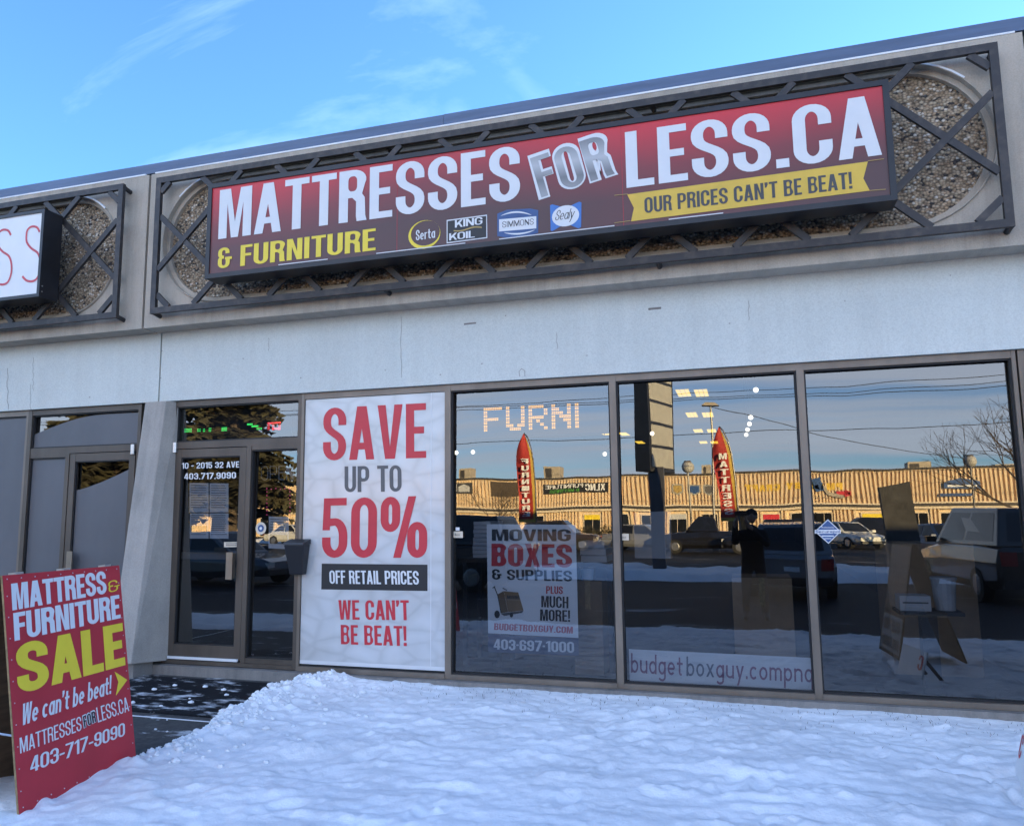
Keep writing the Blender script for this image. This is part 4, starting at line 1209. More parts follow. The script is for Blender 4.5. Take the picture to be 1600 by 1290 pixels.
# letter box on the mullion
mb0 = at(466, 897, -.06)
box = thing('mailbox', 'black plastic wall mailbox on the mullion beside the entrance', 'mailbox', mb0)
x0, x1 = at(451, 870, -.06).x, at(481, 870, -.06).x
z0, z1 = at(466, 897, -.06).z, at(466, 842, -.06).z
xc = (x0 + x1) / 2
b = [(x0 + .035, -.095, z0), (x1 - .035, -.095, z0), (x1 - .035, -.022, z0), (x0 + .035, -.022, z0)]
tp = [(x0, -.15, z1 - .05), (x1, -.15, z1 - .05), (x1, -.022, z1 - .05), (x0, -.022, z1 - .05)]
MB().hexa(b, tp).build('body', 'plastic_black', box, bevel=.008)
MB().hexa([(x0 - .006, -.158, z1 - .05), (x1 + .006, -.158, z1 - .05), (x1 + .006, -.022, z1 - .048), (x0 - .006, -.022, z1 - .048)], [(x0 - .006, -.150, z1 - .03), (x1 + .006, -.150, z1 - .03), (x1 + .006, -.022, z1), (x0 - .006, -.022, z1)]).build('lid', 'plastic_black', box)
for f in (.35, .68):
    MB().box(x0 + .02, x1 - .02, -.135 + .0 + .03 * (1 - f), -.1, z0 + f * (z1 - z0) - .006, z0 + f * (z1 - z0)).build('rib', 'plastic_black', box)

# LED text boards behind the glass
LED = {'F': ('11111', '10000', '10000', '11110', '10000', '10000', '10000'), 'U': ('10001',) * 5 + ('11011', '01110'), 'R': ('11110', '10001', '10001', '11110', '10100', '10010', '10001'), 'N': ('10001', '11001', '11101', '10111', '10011', '10001', '10001'), 'I': ('1',) * 7}
led = thing('led_sign', 'amber dotted moving message board glowing behind the window', 'LED sign', at(830, 675, .22))
pa, pb = at(755, 654, .2), at(904, 650, .2)
LX0, LX1, LZ0, LZ1 = pa.x, pb.x, at(830, 671, .2).z, at(830, 632, .2).z
MB().box(LX0 - .35, LX1 + .3, .215, .26, LZ0 - .06, LZ1 + .06).build('housing', 'gasket', led)
ncol = sum(len(LED[c][0]) for c in 'FURNI') + 4
cw = (LX1 - LX0) / ncol; ch = (LZ1 - LZ0) / 7
dots = MB(); cx = 0
for c in 'FURNI':
    for j, row in enumerate(LED[c]):
        for i, v in enumerate(row):
            if v == '1':
                for k in range(2):
                    for k2 in range(2):
                        xx = LX0 + (cx + i) * cw + k * cw / 2; zz = LZ1 - (j + 1) * ch + k2 * ch * .42
                        dots.box(xx + .10 * cw / 2, xx + .90 * cw / 2, .212, .2149, zz + .08 * ch, zz + .34 * ch)
    cx += len(LED[c][0]) + 1
dd = dots.build('led_dots', 'led_amber', led); dd['kind'] = 'stuff'
led2 = thing('led_sign', 'green and red dotted message board behind the glass over the door', 'LED sign', at(360, 690, .2))
qa, qb = at(285, 660, .2), at(445, 660, .2)
MB().box(qa.x, qb.x + .08, .215, .26, at(360, 690, .2).z, at(360, 640, .2).z).build('housing', 'gasket', led2)
for nm, m, cells in (('green_dots', 'led_green', [(287, 299, 668, 675), (307, 313, 668, 674), (316, 320, 668, 674), (325, 330, 667, 674), (345, 354, 666, 673), (385, 394, 661, 664), (392, 403, 664, 667), (400, 409, 667, 671)]), ('red_dots', 'led_red', [(417, 438, 659, 662), (417, 421, 662, 671), (424, 428, 662, 671), (434, 438, 662, 671), (425, 436, 668, 671)])):
    dm = MB()
    for u0, u1, v0, v1 in cells:
        a, b2 = at(u0, v1, .2), at(u1, v0, .2)
        nx, nz2 = max(2, int((b2.x - a.x) / .014)), max(2, int((b2.z - a.z) / .014))
        for i in range(nx):
            for j in range(nz2):
                x = a.x + (b2.x - a.x) * i / nx; z = a.z + (b2.z - a.z) * j / nz2
                dm.box(x, x + .009, .211, .2149, z, z + .009)
    o = dm.build(nm, m, led2); o['kind'] = 'stuff'

# ceiling lights seen through the glass
def troffer(u, v, label, Z=4.36):
    p = atz(u, v, Z)
    t = thing('ceiling_light', label, 'ceiling light', p, 'fluorescent ceiling lights in the shop')
    MB().box(p.x - .17, p.x + .17, p.y - .62, p.y + .62, 4.365, 4.398).build('frame', 'white_plastic', t)
    df = MB()
    for k in range(3):
        df.box(p.x - .15 + .105 * k, p.x - .15 + .105 * k + .09, p.y - .58, p.y + .58, 4.355, 4.364)
    df.build('tubes', 'tube_warm', t)
rows = [((1068, 1096), 614, 'front row'), ((1081, 1106), 648, 'second row'), ((1091, 1112), 673, 'third row'), ((1099, 1116), 691, 'last row')]
for us, v, nm in rows:
    for u, sd2 in zip(us, ('left', 'right')):
        troffer(u, v, 'fluorescent ceiling light, the %s one of the pair in the %s' % (sd2, nm))
for u, v in ((946, 677), (975, 678), (1000, 691)):
    troffer(u, v, {946: 'fluorescent ceiling light straddling the mullion of the second window', 975: 'fluorescent ceiling light just past the second window mullion', 1000: 'fluorescent ceiling light seen against the dark pylon sign'}[u])
for u, v, Y, lab in ((713, 707, 3.0, 'small bright spot lamp nearest the poster edge'), (739, 706, 3.0, 'small bright spot lamp second from the poster edge'), (1181, 609, 1.8, 'brightest round lamp high in the third window'), (1173, 652, 5.5, 'spot lamp topmost of the short curved row'), (1171, 662, 6.5, 'spot lamp second from top of the short curved row'), (1168, 671, 7.5, 'spot lamp third down the short curved row'), (1166, 679, 8.5, 'spot lamp lowest of the short curved row'), (1019, 677, 6.0, 'round lamp glowing in front of the dark pylon reflection'), (945, 709, 6.5, 'tiny spot lamp low by the second window mullion'), (340, 657, 1.2, 'round warm lamp over the entrance door')):
    p = at(u, v, Y)
    t = thing('lamp', lab, 'lamp', p, 'round lamps hung in the shop')
    MB().ball(p, (.028 if Y < 4 else .036) if u != 340 else .07, nu=12, nv=8).build('bulb', 'bulb_warm' if u != 340 else 'sheet_dim', t, smooth=True)
    MB().tube(p + Vector((0, 0, .04)), (p.x, p.y, 4.398), .008, .008, 6).build('stem', 'gasket', t)

# goods inside
wb = thing('notice_board', 'plain grey board hung behind the third window', 'board', at(1019, 873, .12))
sheet([at(*k, .12) for k in ((990, 800), (1048, 798), (1048, 872.5), (992, 871.5))], FR).build('panel', 'board_grey', wb)
MB().box(at(990, 800, .12).x, at(1048, 800, .12).x, .121, .135, at(1019, 872, .12).z + .004, at(1019, 799, .12).z).build('backing', 'carton_side', wb)
def flat_stack(u, v_top, v_bot, w, n, Y, label):
    p = at(u, v_bot, Y); q = at(u, v_top, Y)
    t = thing('box_stack', label, 'flat boxes', p, 'stacks of flat white boxes beside the poster')
    h = (q.z - p.z) / n
    for k in range(n):
        j = random.uniform(-.012, .012)
        MB().box(p.x - w / 2 + j, p.x + w / 2 + j, p.y, p.y + .4, p.z + k * h, p.z + (k + .9) * h).build('flat_box', 'sheet_dim', t)
flat_stack(752, 814, 871, .17, 9, .35, 'stack of flat white boxes left of the moving poster')
flat_stack(926, 845, 878, .24, 3, .35, 'stack of flat white boxes right of the moving poster')
def shelf_under(u, v, w, Y, label):
    p = at(u, v, Y)
    t = thing('display_table', label, 'table', (p.x, p.y, .12), 'display tables behind the glass')
    MB().box(p.x - w / 2, p.x + w / 2, Y - .02, Y + .5, p.z - .04, p.z - .002).build('table_top', 'interior_wall', t)
    for sx in (-1, 1):
        for yy in (Y + .02, Y + .44):
            MB().box(p.x + sx * (w / 2 - .05) - .02, p.x + sx * (w / 2 - .05) + .02, yy - .02, yy + .02, .12, p.z - .04).build('leg', 'gasket', t)
shelf_under(752, 871.5, .44, .35, 'brown display table under the left stack of flat boxes')
shelf_under(926, 878.5, .40, .35, 'brown display table under the right stack of flat boxes')
p = at(918, 906, .30)
t = thing('tub', 'small white tub standing on a carton right of the moving poster', 'tub', p)
MB().tube(p, p + Vector((0, 0, .09)), .05, .06, 14).build('body', 'white_plastic', t)
MB().tube(p + Vector((0, 0, .09)), p + Vector((0, 0, .10)), .064, .064, 14).build('lid', 'white_plastic', t)
def carton(x0, x1, y0, y1, z1, label, m='carton'):
    t = thing('cardboard_carton', label, 'carton', ((x0 + x1) / 2, y0, .12), 'brown cartons standing inside the shop')
    MB().box(x0, x1, y0, y1, .12, z1).build('body', m, t)
    MB().box((x0 + x1) / 2 - .025, (x0 + x1) / 2 + .025, y0 - .002, y1, z1 - .25, z1 + .002).build('tape', 'plywood_edge', t)
carton(p.x - .12, p.x + .14, .24, .58, p.z - .001, 'brown carton under the small white tub', 'carton_side')
carton(3.45, 4.25, 1.0, 1.5, 1.0, 'wide brown carton behind the moving poster')
carton(5.66, 6.18, .7, 1.2, .95, 'tall brown carton behind the third window')
carton(7.0, 7.7, .9, 1.5, 1.25, 'tallest brown carton at the far right window')
wl_ = at(1478, 930, .4)
t = thing('bucket', 'white bucket standing in the far right window', 'bucket', (wl_.x, .45, wl_.z - .12))
MB().tube((wl_.x, .45, wl_.z - .12), (wl_.x, .45, wl_.z + .14), .075, .095, 16).build('body', 'white_plastic', t)
MB().tube((wl_.x, .45, wl_.z + .125), (wl_.x, .45, wl_.z + .145), .101, .101, 16).build('rim', 'white_plastic', t)
t = thing('leaflet_box', 'small white leaflet box beside the bucket in the window', 'box', (wl_.x - .26, .42, wl_.z - .12))
MB().box(wl_.x - .36, wl_.x - .13, .32, .52, wl_.z - .12, wl_.z + .0).build('body', 'white_plastic', t)
MB().box(wl_.x - .34, wl_.x - .15, .316, .319, wl_.z - .06, wl_.z - .048).build('label_strip', 'charcoal_print', t)
t = thing('plinth', 'dark plinth carrying the white bucket and leaflet box', 'plinth', (wl_.x - .14, .26, .12))
MB().box(wl_.x - .20, wl_.x - .08, .38, .50, .12, wl_.z - .150).build('body', 'gasket', t)
MB().box(wl_.x - .37, wl_.x + .10, .28, .61, wl_.z - .149, wl_.z - .122).build('top', 'gasket', t)

# paper film hung in the neighbour's glass
def film(x0, x1, z0, edge, label, Y=.016):
    b2 = MB(); n = len(edge)
    for k, (f, z) in enumerate(edge):
        b2.v += [Vector((x0 + (x1 - x0) * f, Y, z0)), Vector((x0 + (x1 - x0) * f, Y, z))]
    b2.f = [(2 * k, 2 * k + 2, 2 * k + 3, 2 * k + 1) for k in range(n - 1)]
    o = b2.build('paper_film', 'film', None)
    return tag(rebase(o, (x0, Y, z0)), label, 'window film', 'grey film sheets in the neighbouring windows')
def sag(a, b2, dip, n=12): return [(k / n, a + (b2 - a) * k / n - dip * math.sin(math.pi * k / n)) for k in range(n + 1)]
film(-1.918, -0.457, TZ + .098, [(k / 12, 2.50 + .19 * math.sin(min(1, k / 8) * math.pi / 2)) for k in range(13)], 'grey paper film with a curved top filling the transom over the neighbouring door')
film(-1.268, -0.54, .272, [(k / 12, 1.86 + .22 * (k / 12) ** 1.3) for k in range(13)], 'grey paper film with a slanting top inside the neighbouring door')
film(-1.916, -1.40, .168, sag(2.226, 2.226, 0), 'grey paper film filling the narrow neighbouring sidelight')
film(-3.516, -2.006, .125, sag(2.716, 2.716, 0), 'grey paper film filling the large neighbouring window at the photo edge')
for k in (2, 3):
    film(-0.40 - BAY * (k + 1) + .04, -0.40 - BAY * k - .04, .2, sag(2.70, 2.70, 0), 'grey paper film %s beyond the left photo edge' % ('just' if k == 2 else 'well'))

# ================================================================== ground in front
def vnoise(x, y, seed, cell):
    rs = np.random.RandomState(seed); g = rs.rand(257, 257)
    fx, fy = x / cell, y / cell
    ix, iy = np.floor(fx).astype(int), np.floor(fy).astype(int)
    tx, ty = fx - ix, fy - iy
    tx, ty = tx * tx * (3 - 2 * tx), ty * ty * (3 - 2 * ty)
    a = g[ix % 256, iy % 256]; b2 = g[(ix + 1) % 256, iy % 256]; c2 = g[ix % 256, (iy + 1) % 256]; d2 = g[(ix + 1) % 256, (iy + 1) % 256]
    return (a * (1 - tx) + b2 * tx) * (1 - ty) + (c2 * (1 - tx) + d2 * tx) * ty

def heightfield(name, x0, x1, y0, y1, step, fn, m):
    xs, ys = np.arange(x0, x1 + step / 2, step), np.arange(y0, y1 + step / 2, step)
    X, Y = np.meshgrid(xs, ys)
    Z, keep = fn(X, Y)
    nx, ny = len(xs), len(ys)
    vs = np.stack([X, Y, Z], -1).reshape(-1, 3)
    I = np.arange(nx * ny).reshape(ny, nx)
    q = np.stack([I[:-1, :-1], I[:-1, 1:], I[1:, 1:], I[1:, :-1]], -1).reshape(-1, 4)
    q = q[keep.reshape(-1)[q].any(1)]
    used = np.unique(q); mapi = -np.ones(len(vs), int); mapi[used] = np.arange(len(used))
    me = bpy.data.meshes.new(name)
    me.from_pydata(vs[used].tolist(), [], mapi[q].tolist())
    for p in me.polygons: p.use_smooth = True
    me.materials.append(MATS[m])
    o = bpy.data.objects.new(name, me); COL.objects.link(o)
    return structure(o)

LOT = -0.20
structure(MB().box(-140, 140, -130, -4.86, LOT - .1, LOT).build('parking_lot', 'lot_dusted'))
structure(MB().box(-160, 160, -4.86, 90, -.5, -.33).build('ground', 'asphalt'))
structure(MB().box(-8.5, 1.95, -4.86, -.10, -.32, -.02).build('walkway', 'walk_dusted'))
structure(MB().box(1.95, 14, -4.86, -.10, -.32, -.07).build('lawn', 'bark'))
structure(MB().box(-160, -8.5, -4.86, 0, -.32, -.03).box(14, 160, -4.86, 0, -.32, -.03).build('pavement', 'walk_dusted'))
mat_o = MB().box(-.62, 1.70, -1.36, -.22, -.019, -.006).build('door_mat', 'mat_dusted', None)
tag(rebase(mat_o, (.5, -.8, -.02)), 'large black rubber mat with scraped snow before the door', 'doormat')
# slab joints of the walk
jt = MB()
for y in (-1.46,): jt.box(.75, 1.9, y - .008, y + .008, -.0195, -.0165)
for x in (-1.3,): jt.box(x - .008, x + .008, -4.5, -.12, -.0195, -.0165)
structure(jt.build('walkway_joint', 'snow'))

def edge_x(y):
    return 1.74 + .06 * np.sin(y * 2.1) - .10 * np.clip((-y - 2.2) / 1.5, 0, 1) + .10 * (vnoise(y * 0 + 3.3, y + 20, 5, .33) - .5) + .05 * (vnoise(y * 0 + 1.3, y + 20, 6, .09) - .5)

def snow_fn(X, Y):
    ex = edge_x(Y)
    d = X - ex
    ramp = np.clip(d / .22, 0, 1); ramp = ramp * ramp * (3 - 2 * ramp)
    ridge = np.exp(-((d - .24) / .24) ** 2) * (.004 + .07 * np.clip((Y + 3.0) / 2.2, 0.0, 1))
    far = np.clip((Y + 1.6) / 1.6, 0, 1)
    x2 = X * .42
    n = (vnoise(x2 + 40, Y + 40, 1, .19) - .5) * .024 + (vnoise(x2 + 40, Y + 40, 2, .09) - .5) * .018 + (vnoise(X + 40, Y + 40, 3, .047) - .5) * .014 + np.clip(vnoise(X * .4 + 40, Y + 40, 14, .12) - .64, 0, 1) * .08 * (.3 + vnoise(X + 40, Y + 40, 15, .035)) + (vnoise(X + 40, Y + 40, 9, .6) - .5) * .04
    lump = np.clip(vnoise(X + 40, Y + 40, 11, .07) - .55, 0, 1) * .10 * np.exp(-((d - .30) / .26) ** 2) * np.clip((Y + 2.6) / 1.6, 0, 1)
    lump2 = np.clip(vnoise(X + 40, Y + 40, 12, .055) - .62, 0, 1) * .07 * np.exp(-((d - .75) / .5) ** 2) * np.clip((Y + 2.4) / 1.6, 0, 1)
    # old footprints pressed in
    fp = np.zeros_like(X)
    rs = np.random.RandomState(4)
    for k in range(46):
        cx, cy = rs.uniform(2.6, 8.4), rs.uniform(-4.3, -.5); a = rs.uniform(-.5, .5) + 1.2; r = rs.uniform(.7, 1.1)
        ux = (X - cx) * math.cos(a) + (Y - cy) * math.sin(a); uy = -(X - cx) * math.sin(a) + (Y - cy) * math.cos(a)
        g = (ux / (.15 * r)) ** 2 + (uy / (.065 * r)) ** 2
        fp -= .020 * np.exp(-g ** 2) ; fp += .008 * np.exp(-(g - 1.9) ** 2)
    for (ax, ay), (bx, by) in (((6.75, -1.36), (7.08, -1.40)), ((7.08, -1.40), (7.16, -1.75)), ((7.16, -1.75), (7.17, -2.4)), ((7.08, -1.40), (7.6, -1.10))):
        L2 = (bx - ax) ** 2 + (by - ay) ** 2
        tt = np.clip(((X - ax) * (bx - ax) + (Y - ay) * (by - ay)) / L2, 0, 1)
        dd2 = (X - ax - tt * (bx - ax)) ** 2 + (Y - ay - tt * (by - ay)) ** 2
        fp -= .030 * np.exp(-dd2 / .0007)
    wall = np.clip((Y + .10) / -.5, 0, 1)
    Z = -.03 + ramp * (.07 - .042 * np.clip((-Y - 1.6) / .8, 0, 1) + ridge + n * (.45 + .55 * wall) + lump + lump2 + fp) 
    # the strip along the wall on the right lies a little lower
    Z -= .02 * np.clip((X - 4) / 4, 0, 1) * ramp
    Z = np.where(ramp <= 0, -.045, Z)
    drop = np.clip((Y + 4.7) / .35, 0, 1)
    Z = np.where(d > .05, LOT - .02 + (Z - LOT + .02) * drop, Z)
    return Z, ramp > 0
heightfield('snow', 1.2, 11.0, -4.98, -.095, .017, snow_fn, 'snow')
def snow_left(X, Y):
    d = (-2.72 - Y) + .10 * (vnoise(X + 20, Y * 0 + 2, 8, .4) - .5)
    r = np.clip(d / .3, 0, 1); r = r * r * (3 - 2 * r)
    n = (vnoise(X + 40, Y + 40, 21, .21) - .5) * .04 + (vnoise(X + 40, Y + 40, 22, .1) - .5) * .02
    drop = np.clip((Y + 4.7) / .35, 0, 1)
    Z = -.03 + r * (.035 + n)
    Z = LOT - .02 + (Z - LOT + .02) * drop
    return np.where(r <= 0, -.045, Z), (r > 0) & (X < 1.95)
heightfield('snow', -8.5, 1.95, -4.98, -2.5, .04, snow_left, 'snow')
# loose lumps thrown up by the shovel
lm = MB(); rs = random.Random(5)
ico = bmesh.new(); bmesh.ops.create_icosphere(ico, subdivisions=2, radius=1); iv = [v.co.copy() for v in ico.verts]; iff = [tuple(v.index for v in f.verts) for f in ico.faces]; ico.free()
for k in range(420):
    y = -.18 - 2.3 * rs.random() ** 1.1
    d = abs(rs.gauss(.24, .15)) if rs.random() < .9 else rs.uniform(0, 1.3)
    x = float(edge_x(np.array([y]))[0]) + d
    z = float(snow_fn(np.array([[x]]), np.array([[y]]))[0][0, 0])
    r = rs.uniform(.006, .017) if rs.random() < .9 else rs.uniform(.016, .028)
    ph = rs.random() * 9
    vs = [(x + c.x * r * (1.2 + .35 * math.sin(5 * c.y + ph)), y + c.y * r * (1.1 + .35 * math.sin(4 * c.z + ph)), z + r * .35 + c.z * r * (.85 + .3 * math.sin(6 * c.x + ph))) for c in iv]
    lm.add(vs, iff)
for k in range(26):
    x, y = rs.uniform(-.5, 1.7), rs.uniform(-2.2, -.2); r = rs.uniform(.005, .02)
    ph = rs.random() * 9
    lm.add([(x + c.x * r * 1.5, y + c.y * r * 1.2, -.006 + r * .3 + c.z * r * (.7 + .2 * math.sin(6 * c.x + ph))) for c in iv], iff)
gb = MB()
for k in range(420):
    x, y = rs.uniform(2.6, 8.6), -.14 - abs(rs.gauss(0, .30))
    z = float(snow_fn(np.array([[x]]), np.array([[y]]))[0][0, 0]); a = rs.uniform(-.02, .02); h = rs.uniform(.008, .030)
    gb.add([(x - .0025, y, z - .006), (x + .0025, y, z - .006), (x + a, y + rs.uniform(-.015, .015), z + h)], [(0, 1, 2)])
go = gb.build('grass', 'bark', None); go['kind'] = 'stuff'; go['label'] = 'dry grass tips poking through the snow along the wall'
cl = lm.build('snow_clumps', 'snow', None, smooth=True); cl['kind'] = 'stuff'; cl['label'] = 'loose lumps of shovelled snow along the cleared walk'

# ================================================================== red sandwich board
BL, BR = Vector((1.985, -3.330, .0)), Vector((1.913, -2.420, .0))
TL, TR = Vector((1.815, -3.385, 1.262)), Vector((1.745, -2.475, 1.252))
nrm = (BR - BL).cross(TL - BL).normalized()
if nrm.x < 0: nrm = -nrm
ab = thing('sandwich_board', 'red sandwich board with white and yellow sale lettering standing in snow', 'sandwich board', (1.8, -2.9, 0))
th = .014
BLd, BRd = BL - (TL - BL).normalized() * .06, BR - (TR - BR).normalized() * .06
MB().hexa([BLd - nrm * th, BRd - nrm * th, BRd - nrm * .0015, BLd - nrm * .0015], [TL - nrm * th, TR - nrm * th, TR - nrm * .0015, TL - nrm * .0015]).build('front_board', 'plywood_edge', ab)
inset = .004
def bp(u, v):                                       # point on the front board under a pixel of the photograph
    d = ray(u, v); return CP + d * ((BL - CP).dot(nrm) / d.dot(nrm))
sheet([BLd, BRd, TR, TL], nrm, 0).build('front_print', 'red_board', ab)
back = Vector((-.62, 0, 0))
bBL, bBR = BL + back + Vector((0, .02, 0)), BR + back + Vector((0, .02, 0))
bTL, bTR = TL + Vector((-.045, 0, -.01)), TR + Vector((-.045, 0, -.01))
n2 = (bBR - bBL).cross(bTL - bBL).normalized()
if n2.x > 0: n2 = -n2
bBL, bBR = bBL - (bTL - bBL).normalized() * .06, bBR - (bTR - bBR).normalized() * .06
MB().hexa([bBL, bBR, bBR + n2 * th, bBL + n2 * th], [bTL, bTR, bTR + n2 * th, bTL + n2 * th]).build('back_board', 'plywood', ab)
for f in (.12, .5, .88):
    MB().bar(TL.lerp(TR, f) + Vector((-.05, 0, .0)), TL.lerp(TR, f) + Vector((.004, 0, .006)), .05, .012, up=(0, 0, 1)).build('hinge', 'zinc', ab)
for s_ in (0.02, .98):
    a, b2 = BL.lerp(BR, s_).lerp(TL.lerp(TR, s_), .32) - nrm * .02, bBL.lerp(bBR, s_).lerp(bTL.lerp(bTR, s_), .36)
    MB().tube(a, b2, .006, .006, 6).build('stay', 'zinc', ab)
rv = MB()
for k in range(10):
    for A, B in ((TL, TR), (BL, BR)):
        f = .03 + .94 * k / 9
        c = A.lerp(B, f) + (BL - TL).normalized() * (.022 if A is TL else -.03)
        rv.ball(c + nrm * .001, .0042, nu=6, nv=4)
for k in range(1, 11):
    for A, B in ((TL, BL), (TR, BR)):
        c = A.lerp(B, k / 11) + ((TR - TL).normalized() * .02 if A is TL else (TL - TR).normalized() * .02)
        rv.ball(c + nrm * .001, .0038, nu=6, nv=4)
rv.build('screw_head', 'zinc', ab)
def TA(txt, bl, br, tl, m, lift=.002, **kw):
    return put('lettering', txt, bp(*bl), bp(*br), bp(*tl), m, ab, lift, norm=nrm, **kw)
IMP = dict(w=.50, s=.185, t=.155, gap=.035)
TA('MATTRESS', (19, 953.3), (166.7, 926.7), (16.7, 911.7), 'white_print', **IMP)
TA('&', (169.5, 926), (186.7, 921.5), (168.5, 908), 'yellow_print', w=.7, s=.12, t=.10)
TA('FURNITURE', (22.3, 1001), (188.3, 965), (20, 957.5), 'white_print', **IMP)
TA('SALE', (27.7, 1085), (195.7, 1038.3), (23.5, 1006), 'yellow_print', w=.62, s=.225, t=.19, gap=.04)
TA("We can't be beat!", (33.3, 1133.3), (173, 1083), (35.5, 1099), 'white_print', w=.42, s=.15, t=.12, gap=.05)
sheet([bp(*k) for k in ((178.6, 1048.6), (198.6, 1061.6), (180.5, 1086.3), (184.5, 1064.5))], nrm, .002).build('arrow', 'yellow_print', ab)
TA('MATTRESSES', (31, 1176.7), (127.3, 1140), (30, 1152.3), 'white_print', w=.40, s=.10, t=.095, gap=.06)
TA('FOR', (130.4, 1137.6), (150.6, 1127), (127.6, 1117.4), 'white_print', lift=.002, w=.45, s=.24, t=.2, gap=.0)
TA('FOR', (131.2, 1136.4), (149.8, 1126.8), (128.6, 1118.8), 'black_print', lift=.004, w=.40, s=.13, t=.12, gap=.08)
TA('LESS.CA', (152.7, 1128.3), (201.7, 1110), (149.5, 1105), 'white_print', w=.40, s=.10, t=.095, gap=.06)
TA('403-717-9090', (46.7, 1206.7), (195, 1148.3), (47.0, 1182.2), 'white_print', w=.46, s=.14, t=.12, gap=.05)

# ------------------------------------------------------------------ second sandwich board, seen only in the right window's mirror
sb = thing('sandwich_board', 'dark brown sandwich board mirrored in the far right window', 'sandwich board', (7.55, -2.5, 0))
pA, pB = Vector((7.27, -2.20, .03)), Vector((7.20, -2.98, .03))     # foot of the walk side board
tA, tB = Vector((7.48, -2.20, 1.23)), Vector((7.42, -2.98, 1.23))
nl = (pB - pA).cross(tA - pA).normalized()
if nl.x > 0: nl = -nl
MB().hexa([pA, pB, pB - nl * .016, pA - nl * .016], [tA, tB, tB - nl * .016, tA - nl * .016]).build('front_board', 'plywood', sb)
rA, rB = Vector((7.90, -2.20, .03)), Vector((7.86, -2.98, .03))
uA, uB = tA + Vector((.05, 0, 0)), tB + Vector((.05, 0, 0))
nr = (rB - rA).cross(uA - rA).normalized()
if nr.x < 0: nr = -nr
MB().hexa([rA, rB, rB - nr * .016, rA - nr * .016], [uA, uB, uB - nr * .016, uA - nr * .016]).build('back_board', 'plywood', sb)
for A, B in ((pA.lerp(tA, .38), rA.lerp(uA, .38)), (pB.lerp(tB, .38), rB.lerp(uB, .38))):
    MB().bar(A, B, .03, .008).build('stay', 'tin', sb)
def bpt(f, g): return pA.lerp(tA, f).lerp(pB.lerp(tB, f), g)
sheet([bpt(.42, .04), bpt(.42, .96), bpt(.97, .96), bpt(.97, .04)], nl, .001).build('upper_print', 'charcoal_print', sb)
sheet([bpt(.03, .04), bpt(.03, .96), bpt(.34, .96), bpt(.34, .04)], nl, .001).build('lower_print', 'board_grey', sb)
for (f0, f1, txt, m) in ((.80, .92, 'MOVING', 'grey_print'), (.64, .76, 'BOXES', 'grey_print'), (.50, .60, 'SUPPLIES', 'grey_print'), (.20, .31, '403.697.1000', 'charcoal_print'), (.06, .15, 'BUDGETBOXGUY', 'charcoal_print')):
    put('lettering', txt, bpt(f0, .1), bpt(f0, .9), bpt(f1, .1), m, sb, .003, norm=nl, w=.46, s=.16, t=.14)
# low white sign whose near corner just enters the frame
ys = thing('low_sign', 'low white sign with red letters cut by the right photo edge', 'sign', (7.2, -1.6, 0))
yA, yB = Vector((7.28, -1.22, .0)), Vector((7.17, -1.75, .0))
yt = Vector((.07, 0, .27))
nl = (yB - yA).cross(yt).normalized()
if nl.x > 0: nl = -nl
MB().hexa([yA, yB, yB - nl * .012, yA - nl * .012], [yA + yt, yB + yt, yB + yt - nl * .012, yA + yt - nl * .012]).build('board', 'sheet_white', ys)
put('lettering', 'C', yA.lerp(yB, .06) + yt * .35, yA.lerp(yB, .24) + yt * .35, yA.lerp(yB, .06) + yt * .85, 'red_print', ys, .002, norm=nl)
for f in (.2, .8):
    q = yA.lerp(yB, f)
    MB().bar(q + yt * .8 - nl * .014, q + Vector((.22, 0, .0)), .03, .012).build('prop', 'plywood', ys)

# ================================================================== what the windows mirror: the other side of the lot
FB = Vector((0, 1, 0))                               # faces that look back at the shop
OY = -73.3
ob = thing('plaza_building', 'long beige ribbed plaza across the parking lot lit by low sun', 'building', (0, OY, LOT))
OX0, OX1, OZ = -72.0, 48.0, 6.1
MB().box(OX0, OX1, OY - 25, OY - .06, LOT, OZ - .05).build('wall', 'siding_beige', ob)
rib = MB(); x = OX0
while x < OX1:
    rib.box(x, x + .17, OY - .058, OY + .11, 3.0, OZ - .12)
    x += .36
rb_ = rib.build('upper_ribs', 'siding_beige', ob); rb_['kind'] = 'stuff'
low = MB(); x = OX0
doors = [-66, -60, -54.6, -49, -44, -38, -33, -27.5, -21.5, -16, -9.5, -6.2, -3.4, -.4, 2.8, 5.6, 8.6, 11.4, 13.2, 17.5, 21.5, 24.4, 28.5, 33, 38, 43]
while x < OX1:
    if not any(d - .9 < x + .1 < d + 1.1 for d in doors): low.box(x, x + .17, OY - .058, OY + .11, LOT, 2.36)
    x += .36
lw = low.build('lower_ribs', 'siding_beige', ob); lw['kind'] = 'stuff'
MB().box(OX0, OX1, OY - .05, OY + .30, 2.38, 2.62).build('lower_trim', 'siding_trim', ob)
MB().box(OX0, OX1, OY - .05, OY + .42, 2.63, 2.86).build('canopy', 'canopy_dark', ob)
MB().box(OX0, OX1, OY - .05, OY + .16, 2.87, 3.0).build('upper_trim', 'siding_trim', ob)
MB().box(OX0, OX1, OY - 25, OY + .12, OZ - .05, OZ + .12).build('roof_edge', 'canopy_dark', ob)
for i, d in enumerate(doors):
    w_ = MB().box(d - .85, d + 1.05, OY - .055, OY + .02, LOT, 2.1).build('window', 'siding_trim', ob)
    MB().box(d - .75, d + .08, OY + .021, OY + .03, LOT + .12, 2.0).box(d + .14, d + .95, OY + .021, OY + .03, LOT + .12, 2.0).build('pane', 'dark_glass', w_)
    if i % 3 == 1:
        MB().box(d - .75, d + .95, OY + .032, OY + .04, 1.5, 2.0).build('sign_panel', ['yellow_print', 'sheet_dim', 'red_print'][(i // 3) % 3], w_)
